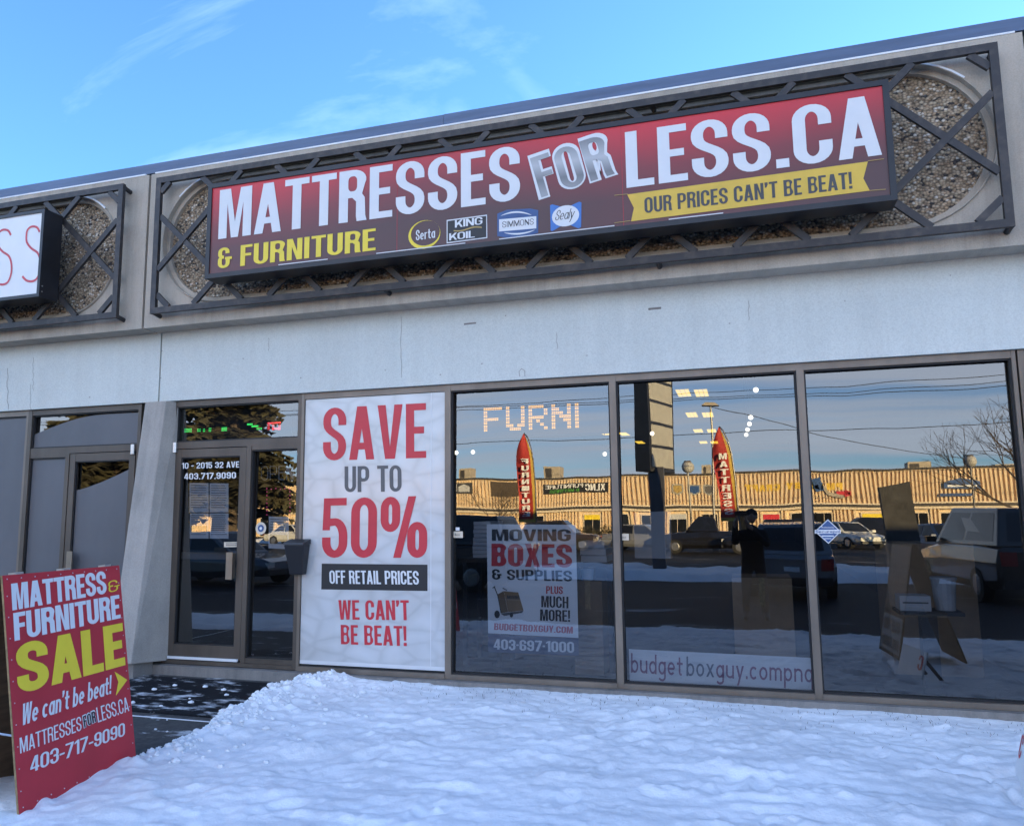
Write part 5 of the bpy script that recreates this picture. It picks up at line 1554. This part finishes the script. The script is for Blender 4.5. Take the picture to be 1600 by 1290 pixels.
for k, (u0, u1, v0) in enumerate(((711, 732, 733), (842, 866, 728), (1098, 1112, 727), (1418, 1456, 722), (1562, 1592, 727))):
    a, b2 = refl(u0, 740, 82), refl(u1, v0, 82)
    t = thing('rooftop_unit', ['rooftop unit at the far left of the plaza roof', 'rooftop unit above the green lettered sign', 'small dark rooftop unit by the tall light pole', 'widest rooftop unit on the plaza roof', 'rooftop unit behind the bare tree'][k], 'rooftop unit', ((a.x + b2.x) / 2, OY - 3, OZ + .12), 'rooftop units on the plaza')
    MB().box(a.x, b2.x, OY - 4.5, OY - 2.5, OZ + .10, b2.z + .2).build('housing', 'tin', t)
    MB().box(a.x + .2, (a.x + b2.x) / 2, OY - 2.499, OY - 2.47, OZ + .3, b2.z).build('grille', 'canopy_dark', t)
# signs on the plaza
def rsign(u0, u1, v0, v1, name, label, m, L=79.85):
    a, b2 = refl(u0, v1, L), refl(u1, v0, L)
    t = thing(name, label, 'sign', ((a.x + b2.x) / 2, OY + .1, a.z), 'signs on the plaza front')
    if m: MB().box(a.x, b2.x, OY + .111, OY + .14, a.z, b2.z).build('panel', m, t)
    return t, a, b2
def rtext(t, txt, a, b2, f0, f1, g0, g1, m, **kw):
    """lettering for a reader standing at the shop: starts at the larger x"""
    z0, z1 = a.z + (b2.z - a.z) * g0, a.z + (b2.z - a.z) * g1
    xl, xr = b2.x - (b2.x - a.x) * f0, b2.x - (b2.x - a.x) * f1
    put('lettering', txt, (xl, OY + .145, z0), (xr, OY + .145, z0), (xl, OY + .145, z1), m, t, .004, norm=FB, **kw)
t, a, b2 = rsign(842, 949, 752, 770, 'plaza_sign', 'black plaza sign lettered in white and green', 'black_print')
rtext(t, 'XLNC', a, b2, .05, .33, .2, .9, 'sheet_white'); rtext(t, 'FURNITURE', a, b2, .36, .97, .52, .92, 'sheet_white', w=.6); rtext(t, '& MATTRESS', a, b2, .42, .9, .1, .42, 'green_print', w=.6)
t, a, b2 = rsign(699, 738, 754, 772, 'plaza_sign', 'dark plaza sign with a pale house emblem', 'charcoal_print')
xm, zm = a.x + (b2.x - a.x) * .62, a.z
sheet([(xm - .8, OY + .145, zm + .2), (xm + .8, OY + .145, zm + .2), (xm + .8, OY + .145, zm + .8), (xm, OY + .145, zm + 1.1), (xm - .8, OY + .145, zm + .8)], FB, .004).build('emblem', 'sheet_dim', t)
rtext(t, 'BG', a, b2, .72, .95, .2, .9, 'sheet_dim')
rsign(765, 808, 750, 773, 'plaza_sign', 'plain brown plaza sign behind the bare tree', 'bark')
for k, u in enumerate((1061, 1087, 1111)):
    a, b2 = refl(u - 9.5, 773, 79.8), refl(u + 9.5, 755, 79.8)
    t = thing('shield_sign', ['shield shaped plaza sign with golden field', 'shield shaped plaza sign with dark skyline field', 'shield shaped plaza sign next to the tall light pole'][k], 'sign', ((a.x + b2.x) / 2, OY + .1, a.z), 'three shield signs on the plaza')
    h = (b2.z - a.z)
    pts = [(a.x, b2.z), (b2.x, b2.z), (b2.x, a.z + h * .3), ((a.x + b2.x) / 2, a.z), (a.x, a.z + h * .3)]
    sheet([(x, OY + .12, z) for x, z in pts], FB, 0).add([(x, OY + .12, z) for x, z in pts] + [(x, OY + .112, z) for x, z in pts], [(i, (i + 1) % 5, 5 + (i + 1) % 5, 5 + i) for i in range(5)]).build('plate', 'sign_panel_pale', t)
    c = Vector(((a.x + b2.x) / 2, 0, a.z + h * .55))
    sheet([(c.x + (x - c.x) * .75, OY + .12, c.z + (z - c.z) * .75) for x, z in pts], FB, .01).build('field', ['gold_print', 'logo_navy', 'grey_print'][k], t)
a, b2 = refl(1166, 766, 79.8), refl(1285, 754, 79.8)
t = thing('channel_letters', 'yellow raised channel letters along the plaza front', 'sign', ((a.x + b2.x) / 2, OY + .1, a.z))
put('lettering', 'HOBBY CRAFT', (b2.x, OY + .10, a.z), (a.x, OY + .10, a.z), (b2.x, OY + .10, b2.z), 'ribbon_yellow', t, .02, norm=FB, w=.72, s=.28, t=.24, gap=.1)
a, b2 = refl(1292, 764, 79.8), refl(1320, 752, 79.8)
t = thing('channel_letters', 'short pair of yellow channel letters beside the hammer emblem', 'sign', ((a.x + b2.x) / 2, OY + .1, a.z))
put('lettering', 'PM', (b2.x, OY + .10, a.z), (a.x, OY + .10, a.z), (b2.x, OY + .10, b2.z), 'ribbon_yellow', t, .02, norm=FB, w=.72, s=.28, t=.24, gap=.1)
hm = thing('hammer_emblem', 'hammer shaped emblem with a red arrow under the yellow letters', 'sign', refl(1290, 775, 79.8))
def rp(u, v): return refl(u, v, 79.8)
hb = MB().bar(rp(1272, 746) , rp(1279, 766), .9, .12).bar(rp(1268, 757), rp(1284, 758), .7, .12)
hb.build('hammer_head', 'logo_navy', hm)
MB().bar(rp(1284, 758), rp(1294, 770), .35, .1).bar(rp(1294, 770), rp(1322, 775), .35, .1).build('handle', 'tin', hm)
MB().bar(rp(1310, 768.5), rp(1328, 769), .35, .08).bar(rp(1324, 766), rp(1332, 769.5), .3, .08).bar(rp(1324, 773), rp(1332, 769.5), .3, .08).build('arrow', 'red_print', hm)
he = thing('car_emblem', 'dark car outline emblem over a word strip on the plaza', 'sign', rp(1505, 765))
sheet([rp(*k) for k in ((1475, 763), (1475, 754), (1490, 750), (1502, 747), (1514, 749), (1533, 752), (1535, 764))], FB, .12).build('emblem', 'logo_navy', he)
sheet([rp(*k) for k in ((1481, 761), (1528, 761), (1528, 758), (1481, 758))], FB, .13).build('emblem_stripe', 'sheet_white', he)
sheet([rp(*k) for k in ((1468, 775), (1468, 771), (1520, 770.5), (1520, 774.5))], FB, .12).build('word_strip', 'logo_navy', he)

# snow strips and planted median between the drives
def bank(name, x0, x1, y0, y1, h, seed, step=.16):
    def fn(X, Y):
        e_ = np.clip(np.minimum(np.minimum(X - x0, x1 - X) / .9, np.minimum(Y - y0, y1 - Y) / .7), 0, 1)
        e_ = e_ * e_ * (3 - 2 * e_)
        n = vnoise(X + 300, Y + 300, seed, .9) * .6 + vnoise(X + 300, Y + 300, seed + 1, .35) * .4
        return LOT - .02 + e_ * (h * (.45 + n)), e_ > 0
    return heightfield(name, x0, x1, y0, y1, step, fn, 'snow')
bank('snow_bank', -3.5, 24, -19.6, -15.2, .26, 31)
bank('snow_bank', -50, 45, -50.5, -48.6, .35, 41, .3)

# feather flags
def flag(top, txt, label, lean):
    x, y = top.x, top.y
    t = thing('feather_flag', label, 'flag', (x, y, LOT), 'red feather flags in the snow strip')
    z0 = 1.45
    def ox(z): return lean * max(0, min(1, (top.z - z) / (top.z - z0)))
    pole = [Vector((x + .24 + ox(z0), y, LOT)), Vector((x + .23 + ox(2.6), y, 2.6)), Vector((x + .21 + ox(top.z - .8), y, top.z - .8)), Vector((x + .15 + ox(top.z - .4), y, top.z - .4)), Vector((x + .06, y, top.z - .12)), Vector((x - .05, y, top.z))]
    MB().path(pole, .018, 8).build('pole', 'pole_metal', t)
    n = 28
    vs, fs = [], []
    for k in range(n + 1):
        f = k / n; z = z0 + (top.z - .03 - z0) * f
        g1 = max(0, (f - .66) / .34)
        xr = x + .21 - .25 * g1 ** 1.7 + ox(z)
        xl = x - .29 + .05 * math.sin(f * 7) + .20 * g1 ** 3 + ox(z)
        for j in range(7):
            g = j / 6
            vs.append((xl + (xr - xl) * g, y + .07 * math.sin(g * 5 + f * 7) * (1 - g), z))
    for k in range(n):
        for j in range(6):
            fs.append((k * 7 + j, k * 7 + j + 1, k * 7 + j + 8, k * 7 + j + 7))
    o = MB().add(vs, fs).build('cloth', ['flag_red', 'flag_gold'], t, smooth=True)
    for i, p_ in enumerate(o.data.polygons):
        if i % 6 == 5 or i < 6: p_.material_index = 1
    L = len(txt); zz = top.z - .75; dz = (zz - z0 - .15) / L
    for k, c in enumerate(txt):
        q = ox(zz - (k + .5) * dz)
        put('letter', c, (x + .08 + q, y + .088, zz - (k + 1) * dz + .03), (x - .15 + q, y + .088, zz - (k + 1) * dz + .03), (x + .08 + q, y + .088, zz - k * dz - .02), 'sheet_white', t, .012, norm=FB, w=.62, s=.2, t=.16)
flag(refl(1128, 666, 22.5), 'MATTRESS', 'red and gold feather flag beside the tall light pole', .22)
flag(refl(816, 677, 22.5), 'FURNITURE', 'red and gold feather flag in the window of the moving poster', .10)

# pylon sign
pt, pb_ = refl(1003, 560, 25), refl(1050, 735, 25)
py = thing('pylon_sign', 'tall dark pylon sign with a column of pale tenant panels', 'pylon sign', (3.2, -18.3, LOT))
MB().box(2.95, 3.42, -18.55, -18.15, LOT, 3.2).build('post', 'pole_metal', py)
cabp = [(2.62, -18.1), (3.05, -17.85), (3.72, -19.6), (3.30, -19.85)]
MB().hexa([(x, y, 3.05) for x, y in cabp], [(x, y, 7.6) for x, y in cabp]).build('cabinet', 'cabinet_black', py)
A_, B_ = Vector((3.05, -17.85, 0)), Vector((3.72, -19.6, 0))
npx = Vector((B_ - A_).cross(Vector((0, 0, 1)))).normalized()
if npx.x < 0: npx = -npx
for k in range(6):
    z0 = 3.2 + k * .72
    q = [A_.lerp(B_, .06) + Vector((0, 0, z0)), A_.lerp(B_, .94) + Vector((0, 0, z0)), A_.lerp(B_, .94) + Vector((0, 0, z0 + .62)), A_.lerp(B_, .06) + Vector((0, 0, z0 + .62))]
    sheet(q, npx, .01).build('tenant_panel', 'sign_panel_pale', py)

ma, mb_ = refl(1388, 845, 25), refl(1426, 752, 25)
mo_ = thing('monument_slab', 'leaning grey slab standing in the snow strip over the sandwich board', 'monument', ((ma.x + mb_.x) / 2, -18.3, LOT))
sl_ = MB().hexa([(ma.x, -18.45, LOT), (mb_.x + .12, -18.45, LOT), (mb_.x + .12, -18.15, LOT), (ma.x, -18.15, LOT)], [(ma.x - .2, -18.45, mb_.z - .12), (mb_.x - .12, -18.45, mb_.z), (mb_.x - .12, -18.15, mb_.z), (ma.x - .2, -18.15, mb_.z - .12)])
sl_.build('slab', 'weathered_slab', mo_)
MB().box(ma.x - .1, mb_.x + .2, -18.55, -18.05, LOT - .05, LOT + .18).build('base', 'curb_concrete', mo_)

# light poles
def lightpole(top, label, kind):
    t = thing('light_pole', label, 'light pole', (top.x, top.y, LOT), 'parking lot light poles')
    MB().tube((top.x, top.y, LOT), (top.x, top.y, top.z), .10 if kind == 'head' else .06, .06, 8).build('pole', 'pole_metal', t)
    MB().tube((top.x, top.y, LOT), (top.x, top.y, LOT + .5), .25, .25, 10).build('base', 'curb_concrete', t)
    if kind == 'head':
        MB().hexa([(top.x - .5, top.y - .3, top.z), (top.x + .5, top.y - .3, top.z), (top.x + .5, top.y + .3, top.z), (top.x - .5, top.y + .3, top.z)], [(top.x - .25, top.y - .2, top.z + .2), (top.x + .25, top.y - .2, top.z + .2), (top.x + .25, top.y + .2, top.z + .2), (top.x - .25, top.y + .2, top.z + .2)]).build('lamp_head', 'tin', t)
    else:
        MB().ball((top.x, top.y, top.z), .42, nu=14, nv=8).build('lamp_globe', 'globe', t, smooth=True)
        MB().tube((top.x, top.y, top.z), (top.x, top.y, top.z + .43), .43, .2, 12).build('lamp_cap', 'bark', t)
lightpole(refl(1112, 635, 45), 'tall dark light pole with a flat head', 'head')
lightpole(refl(1078, 728, 55), 'globe lamp post beside the shield signs', 'globe')
lightpole(refl(1518, 720, 55), 'globe lamp post in front of the bare tree', 'globe')
# overhead wires
for k, (p0, p1, L) in enumerate((((705, 624), (1585, 606), 60), ((706, 634), (1585, 573), 62), ((706, 685), (1590, 652), 60), ((1050, 618), (1590, 588), 66))):
    a, b2 = refl(*p0, L), refl(*p1, L)
    d = b2 - a; a2, b3 = a - d * 1.6, b2 + d * 1.3
    a2.z = a.z; b3.z = b2.z
    pts = [a2.lerp(b3, i / 24) - Vector((0, 0, 1.0 * (1 - (2 * i / 24 - 1) ** 2) - .6)) for i in range(25)]
    w_ = MB().path(pts, .028, 5).build('power_line', 'rubber', None)
    tag(rebase(w_, pts[0]), ['overhead power line, lowest at the pylon', 'overhead power line, highest at the right', 'overhead power line crossing the flag tips', 'overhead power line, faint and farthest'][k], 'power line', 'overhead power lines')
a, b2 = refl(1114, 636, 45), refl(1516, 716, 55)
w_ = MB().path([a.lerp(b2, i / 12) - Vector((0, 0, .35 * math.sin(math.pi * i / 12))) for i in range(13)], .022, 5).build('power_line', 'rubber', None)
tag(rebase(w_, a), 'thin cable sloping from the tall light pole to the globe lamp', 'power line', 'overhead power lines')

# trees
def spruce(x, y, h, r, zlo, label, seed):
    rr = random.Random(seed)
    t = thing('spruce_tree', label, 'tree', (x, y, LOT), 'spruces beyond the drive')
    MB().tube((x, y, LOT), (x, y, h * .97), r * .075, .03, 8).build('trunk', 'bark', t)
    cr_, lb = MB(), MB()
    z = zlo
    while z < h:
        f = (z - zlo) / (h - zlo); R = r * (1 - f) ** .85 + .15
        for k in range(max(5, int(12 * (1 - f)) + 4)):
            a = rr.random() * 6.283; L = R * rr.uniform(.72, 1.08)
            d = Vector((math.cos(a), math.sin(a), 0)); s_ = Vector((-d.y, d.x, 0))
            tip = Vector((x, y, z)) + d * L + Vector((0, 0, -.22 * L + rr.uniform(-.1, .2)))
            root = Vector((x, y, z + .05 * L))
            lb.tube(root, tip, .03, .008, 4)
            for q in range(int(7 + 9 * L)):
                g = rr.uniform(.15, 1.02); c = root.lerp(tip, g) + Vector((0, 0, .12 * L * math.sin(g * 3.1) * .3))
                wd = (.18 + .5 * (1 - abs(g - .45))) * rr.uniform(.5, 1.0) * min(1, L / 2 + .3)
                e1 = c + s_ * wd * rr.choice((-1, 1)) + d * .25 * wd + Vector((0, 0, -rr.uniform(.1, .35)))
                e2 = c + d * rr.uniform(.15, .35) + Vector((0, 0, -rr.uniform(.0, .12)))
                cr_.add([c - d * .12, e1, e2], [(0, 1, 2)])
        z += .19 + .16 * (1 - f) * rr.random()
    lb.build('limbs', 'bark', t)
    cr_.build('crown', 'needles', t)
spruce(-16.9, -23.5, 11.5, 3.4, 2.7, 'tall spruce mirrored over the entrance door', 1)
spruce(-24.6, -24.5, 13.0, 4.0, 2.6, 'tallest spruce mirrored in the neighbouring windows', 2)
spruce(-32.0, -22.0, 10.5, 3.6, 2.4, 'shorter spruce at the far end of the drive', 3)
spruce(-20.6, -27.5, 12.2, 3.6, 2.2, 'spruce filling the gap behind the two tallest ones', 4)
spruce(-28.6, -28.5, 12.8, 3.8, 2.0, 'spruce set back between the tallest and the shortest', 6)

def bare_tree(base, h, label, seed, spread=1.0, group='leafless trees by the lot'):
    rr = random.Random(seed)
    t = thing('bare_tree', label, 'tree', base, group)
    tr, tw = MB(), MB()
    def grow(p, d, L, r, n):
        q = p + d * L
        (tr if n > 3 else tw).tube(p, q, r, r * .68, 5 if n > 3 else 3)
        if n == 0: return
        for k in range(3 if n > 2 else 2):
            a = Vector((rr.gauss(0, 1), rr.gauss(0, 1), rr.gauss(.25, .6))) * .5 * spread
            grow(q, (d + a).normalized(), L * rr.uniform(.66, .86), r * .62, n - 1)
    for k in range(3):
        grow(Vector(base) + Vector((rr.uniform(-.1, .1), rr.uniform(-.1, .1), 0)), Vector((rr.gauss(0, .3), rr.gauss(0, .3), 1)).normalized(), h * .27, h * .014, 6)
    tr.build('trunk', 'bark', t); tw.build('crown', 'bark', t)
p_ = refl(772, 845, 58); bare_tree((p_.x, p_.y, LOT), 5.2, 'low bare shrub tree in front of the brown plaza sign', 5, 1.1)
p_ = refl(1668, 845, 40); bare_tree((p_.x, p_.y, LOT), 8.0, 'tall bare tree at the right end of the mirrored lot', 8, 1.0)
# clipped dark bushes along the plaza
for k, (u, v) in enumerate(((918, 838), (945, 836), (968, 838), (1200, 842))):
    p_ = refl(u, v, 70); rr = random.Random(50 + k)
    t = thing('bush', ['dark leafless bush left of the second window mullion', 'dark leafless bush hard against the second window mullion', 'dark leafless bush right of the second window mullion', 'dark leafless bush mirrored by the silver car'][k], 'bush', (p_.x, p_.y, LOT), 'bushes along the plaza')
    bm_, st_ = MB(), MB()
    for q in range(500):
        d = Vector((rr.gauss(0, 1), rr.gauss(0, 1), abs(rr.gauss(0, 1)))).normalized() * rr.uniform(.4, 1.0)
        c = Vector((p_.x, p_.y, LOT)) + Vector((d.x * 1.3, d.y * .9, d.z * 1.25))
        a = Vector((rr.gauss(0, .1), rr.gauss(0, .1), rr.gauss(0, .1))); b2 = Vector((rr.gauss(0, .1), rr.gauss(0, .1), rr.gauss(0, .1)))
        bm_.add([c, c + a, c + b2], [(0, 1, 2)])
    for q in range(9):
        st_.tube((p_.x, p_.y, LOT), (p_.x + rr.uniform(-.9, .9), p_.y + rr.uniform(-.5, .5), LOT + rr.uniform(.6, 1.1)), .025, .01, 4)
    bm_.build('foliage', 'needles', t); st_.build('stem', 'bark', t)

# cars ----------------------------------------------------------------
def car(label, x, y, rot, paint, kind='suv', L=4.6, Wd=1.86, H=1.7):
    """x forward; loft of a lower body and a tapered cabin, with glass, lamps and wheels"""
    t = thing('parked_car', label, 'car', (0, 0, 0), 'vehicles mirrored in the windows')
    w = Wd / 2
    belt = H * .60 if kind != 'sedan' else H * .62
    st_ = [(-L / 2, .42, belt * .90, .90), (-L / 2 + .06, .32, belt * .98, .97), (-L * .30, .24, belt, 1.0), (L * .10, .24, belt * .99, 1.0), (L * .27, .26, belt * .92, .99), (L / 2 - .28, .28, belt * .84, .95), (L / 2 - .03, .36, belt * .74, .84)]
    if kind == 'pickup': st_[0] = (-L / 2, .45, belt * .97, .97)
    vs, fs = [], []
    for sx, zl, zh, ws in st_:
        ww = w * ws
        for yy, zz in ((-.86, zl), (-1, zl + .16), (-1.0, zl + (zh - zl) * .62), (-.94, zh - .05), (-.84, zh), (.84, zh), (.94, zh - .05), (1.0, zl + (zh - zl) * .62), (1, zl + .16), (.86, zl)):
            vs.append((sx, yy * ww, zz))
    n = len(st_)
    for i in range(n - 1):
        for j in range(10):
            fs.append((i * 10 + j, i * 10 + (j + 1) % 10, (i + 1) * 10 + (j + 1) % 10, (i + 1) * 10 + j))
    fs += [tuple(range(10))[::-1], tuple((n - 1) * 10 + j for j in range(10))]
    body = MB().add(vs, fs).build('body', paint, t, smooth=False, bevel=.012)
    rb0, rb1, ft0, ft1 = {'suv': (-L / 2 + .10, -L / 2 + .42, L * .06, L * .23), 'sedan': (-L * .38, -L * .20, L * .03, L * .22), 'pickup': (-L * .10, -L * .06, L * .10, L * .22)}[kind]
    zb, zt = belt - .02, H
    cab_b = [(rb0, -w * .90, zb), (ft1, -w * .90, zb - .03), (ft1, w * .90, zb - .03), (rb0, w * .90, zb)]
    cab_t = [(rb1, -w * .70, zt - .04), (ft0, -w * .72, zt), (ft0, w * .72, zt), (rb1, w * .70, zt - .04)]
    MB().hexa(cab_b, cab_t).build('cabin', paint, t, bevel=.03)
    def lerp4(a, b_, c, d, u, v): return a.lerp(b_, u).lerp(d.lerp(c, u), v)
    V = [Vector(p) for p in cab_b + cab_t]
    for (i0, i1, i2, i3, splits) in ((0, 1, 5, 4, ((.06, .47), (.51, .93))), (2, 3, 7, 6, ((.07, .49), (.53, .94))), (1, 2, 6, 5, ((.07, .93),)), (3, 0, 4, 7, ((.1, .9),))):
        a, b_, c, d = V[i0], V[i1], V[i2], V[i3]
        nn = (b_ - a).cross(d - a).normalized()
        for u0, u1 in splits:
            q = [lerp4(a, b_, c, d, u, v) for u, v in ((u0, .14), (u1, .14), (u1, .88), (u0, .88))]
            sheet(q, nn, .006).build('window', 'dark_glass', t)
    for sx in (-L * .30, L * .31):
        for sy in (-1, 1):
            wh = MB().tube((sx, sy * (w - .20), .34), (sx, sy * (w + .012), .34), .34, .34, 18).build('wheel', 'rubber', t)
            MB().tube((sx, sy * (w + .013), .34), (sx, sy * (w + .02), .34), .21, .19, 12).build('rim', 'rim_alloy', wh)
    for sy in (-1, 1):
        MB().box(-L / 2 - .012, -L / 2 + .10, min(sy * w * .62, sy * w * .90), max(sy * w * .62, sy * w * .90), belt * .66, belt * .90).build('tail_light', 'car_light_red', t)
        MB().box(L / 2 - .20, L / 2 - .015, min(sy * w * .50, sy * w * .84), max(sy * w * .50, sy * w * .84), belt * .58, belt * .72).build('headlight', 'car_light_clear', t)
        MB().box(ft1 - .28, ft1 - .12, min(sy * w * .94, sy * (w + .16)), max(sy * w * .94, sy * (w + .16)), belt - .01, belt + .13).build('mirror', paint, t)
    MB().box(-L / 2 - .03, -L / 2 + .05, -w * .88, w * .88, .34, .50).box(L / 2 - .10, L / 2 + .02, -w * .8, w * .8, .32, .46).build('bumper', 'plastic_black', t)
    MB().box(-L / 2 - .034, -L / 2 - .03, -.16, .16, .62, .72).build('number_plate', 'sheet_white', t)
    t.rotation_euler = (0, 0, rot); t.location = (x, y, LOT)
    return t
H_ = math.pi / 2
car('silver car with its tail to the shop mirrored in the third window', 6.85, -12.6, -H_ + .05, 'paint_silver', 'suv', 4.5, 1.84, 1.62)
car('dark bronze van mirrored at the right photo edge', 11.15, -12.7, -H_ - .1, 'paint_bronze', 'suv', 5.0, 1.98, 1.92)
car('black utility car mirrored beside the savings poster', -1.9, -11.8, math.pi + .08, 'paint_black', 'suv', 4.8, 1.92, 1.86)
car('grey car mirrored side on in the entrance door', -8.4, -11.9, .1, 'paint_grey', 'sedan', 4.5, 1.82, 1.45)
car('white car lit by sun in the far row', 11.6, -41.5, H_ * .7, 'paint_white', 'sedan', 4.5, 1.82, 1.5)
car('black utility car behind the white one in the far row', 13.2, -46.5, math.pi, 'paint_black', 'suv', 4.7, 1.9, 1.8)
car('black pickup in the far row beside the flag', 4.2, -35, math.pi, 'paint_black', 'pickup', 5.4, 1.95, 1.85)
car('grey car in the far row behind the pylon post', .6, -36, .1, 'paint_silver', 'sedan', 4.5, 1.82, 1.48)
car('navy car in the far row left of the bronze van', 13.9, -29.5, H_ * .8, 'paint_navy', 'sedan', 4.5, 1.82, 1.5)
car('black car in the far row behind the photographer', 7.2, -34, math.pi, 'paint_black', 'suv', 4.6, 1.9, 1.7)
car('white car in the far row mirrored low in the door', -27, -45, 0, 'paint_white', 'sedan', 4.5, 1.82, 1.5)
car('bronze car in the far row left of the grey one', -4.2, -36.2, 0, 'paint_bronze', 'suv', 4.6, 1.9, 1.7)

# ------------------------------------------------------------------ the photographer
def person():
    gx, gy, gz = CP.x + .17, CP.y - .42, LOT
    t = thing('person', 'person in dark winter clothes raising a phone, mirrored in the glass', 'person', (gx, gy, gz))
    def skin(name, pts, edges, rad, m, parent, sub=2, root=0):
        me = bpy.data.meshes.new(name)
        me.from_pydata(pts, edges, [])
        o = bpy.data.objects.new(name, me); COL.objects.link(o)
        mo = o.modifiers.new('skin', 'SKIN'); mo.use_smooth_shade = True
        for i, r in enumerate(rad):
            me.skin_vertices[0].data[i].radius = r if isinstance(r, tuple) else (r, r)
            me.skin_vertices[0].data[i].use_root = (i == root)
        sb_ = o.modifiers.new('sub', 'SUBSURF'); sb_.levels = sub; sb_.render_levels = sub
        bpy.context.view_layer.update()
        ev = o.evaluated_get(bpy.context.evaluated_depsgraph_get())
        m2 = bpy.data.meshes.new_from_object(ev)
        o.modifiers.clear(); o.data = m2
        m2.materials.clear()
        for k in m: m2.materials.append(MATS[k])
        o.parent = parent
        return o
    # joints relative to the feet; +y faces the shop
    hx = -.17; hy = .36                               # the phone in front of the camera point
    pts = [(0, 0, .96), (0, 0, 1.12), (0, .0, 1.34), (0, .005, 1.50), (0, .02, 1.60),
           (-.10, 0, .90), (-.12, .03, .50), (-.13, 0, .12), (-.14, .10, .04), (-.15, .17, .03),
           (.10, 0, .90), (.13, .03, .50), (.15, 0, .12), (.16, .10, .04), (.17, .17, .03),
           (-.20, .0, 1.44), (-.27, .10, 1.28), (hx - .07, hy - .10, 1.62), (hx - .055, hy - .04, 1.70),
           (.20, .0, 1.44), (.25, .12, 1.24), (hx + .10, hy - .10, 1.60), (hx + .075, hy - .04, 1.69)]
    edges = [(0, 1), (1, 2), (2, 3), (3, 4), (0, 5), (5, 6), (6, 7), (7, 8), (8, 9), (0, 10), (10, 11), (11, 12), (12, 13), (13, 14), (2, 15), (15, 16), (16, 17), (17, 18), (2, 19), (19, 20), (20, 21), (21, 22)]
    rad = [(.17, .13), (.18, .13), (.19, .13), (.085, .08), (.06, .06), (.10, .10), (.075, .075), (.055, .06), (.055, .05), (.04, .035), (.10, .10), (.075, .075), (.055, .06), (.055, .05), (.04, .035), .085, .062, .042, .03, .085, .062, .042, .03]
    bd = skin('body', pts, edges, rad, ('cloth_black', 'denim', 'skin', 'plastic_black'), t)
    for p in bd.data.polygons:
        z = p.center.z; hand = p.center.y > .27 and z > 1.5
        p.material_index = 2 if hand else (3 if z < .13 else (1 if z < .92 else 0))
    # head with a hood-like cap, face towards the phone
    hd_ = MB().ball((gx, gy + .05, gz + 1.745), .082, .10, .125, 16, 12).build('head', 'skin', t, smooth=True)
    for v in hd_.data.vertices:
        if v.co.z < 1.69: v.co.x *= .82
        if v.co.y > .11 and 1.68 < v.co.z < 1.78 and abs(v.co.x) < .02: v.co.y += .022
    for sx in (-1, 1):
        MB().ball((gx + sx * .032, gy + .135, gz + 1.755), .012, nu=8, nv=6).build('eye', 'white_plastic', hd_, smooth=True)
        MB().ball((gx + sx * .084, gy + .04, gz + 1.735), .012, .022, .034, 8, 6).build('ear', 'skin', hd_, smooth=True)
    MB().ball((gx, gy + .137, gz + 1.682), .024, .008, .007, 8, 6).build('mouth', 'red_print', hd_, smooth=True)
    cp_ = MB().ball((gx, gy + .035, gz + 1.785), .098, .115, .095, 16, 10).build('hat', 'cloth_black', t, smooth=True)
    for v in cp_.data.vertices:
        if v.co.z < 1.765: v.co.z = 1.765 + (v.co.z - 1.765) * .25
    # fingers curl round the phone edges
    for sx, x0 in ((-1, hx - .045), (1, hx + .06)):
        for k in range(4):
            z = 1.735 + (-.022 * k)
            L = (.030, .034, .032, .026)[k]
            o = skin('finger', [(x0 + sx * .022, hy - .045, z - .005), (x0 + sx * .028, hy - .012, z), (x0 + sx * .012, hy + .012 , z + .002), (x0 + sx * .012 - sx * L, hy + .016, z + .003)], [(0, 1), (1, 2), (2, 3)], [.009, .0085, .008, .007], ('skin',), t, 1)
        skin('thumb', [(x0 + sx * .015, hy - .05, 1.66), (x0 + sx * .005, hy - .036, 1.69), (x0 - sx * .012, hy - .022, 1.712)], [(0, 1), (1, 2)], [.0115, .0105, .009], ('skin',), t, 1)
person()
ph = thing('phone', 'black phone held up by the mirrored photographer', 'phone', (CP.x, CP.y - .055, CP.z - .04))
MB().box(CP.x - .075, CP.x + .085, CP.y - .062, CP.y - .053, CP.z - .042, CP.z + .036).build('body', 'plastic_black', ph, bevel=.003)
MB().box(CP.x - .072, CP.x + .082, CP.y - .0635, CP.y - .0622, CP.z - .039, CP.z + .033).build('screen', 'dark_glass', ph)
MB().tube((CP.x + .055, CP.y - .0532, CP.z + .018), (CP.x + .055, CP.y - .051, CP.z + .018), .009, .009, 12).build('lens', 'dark_glass', ph)
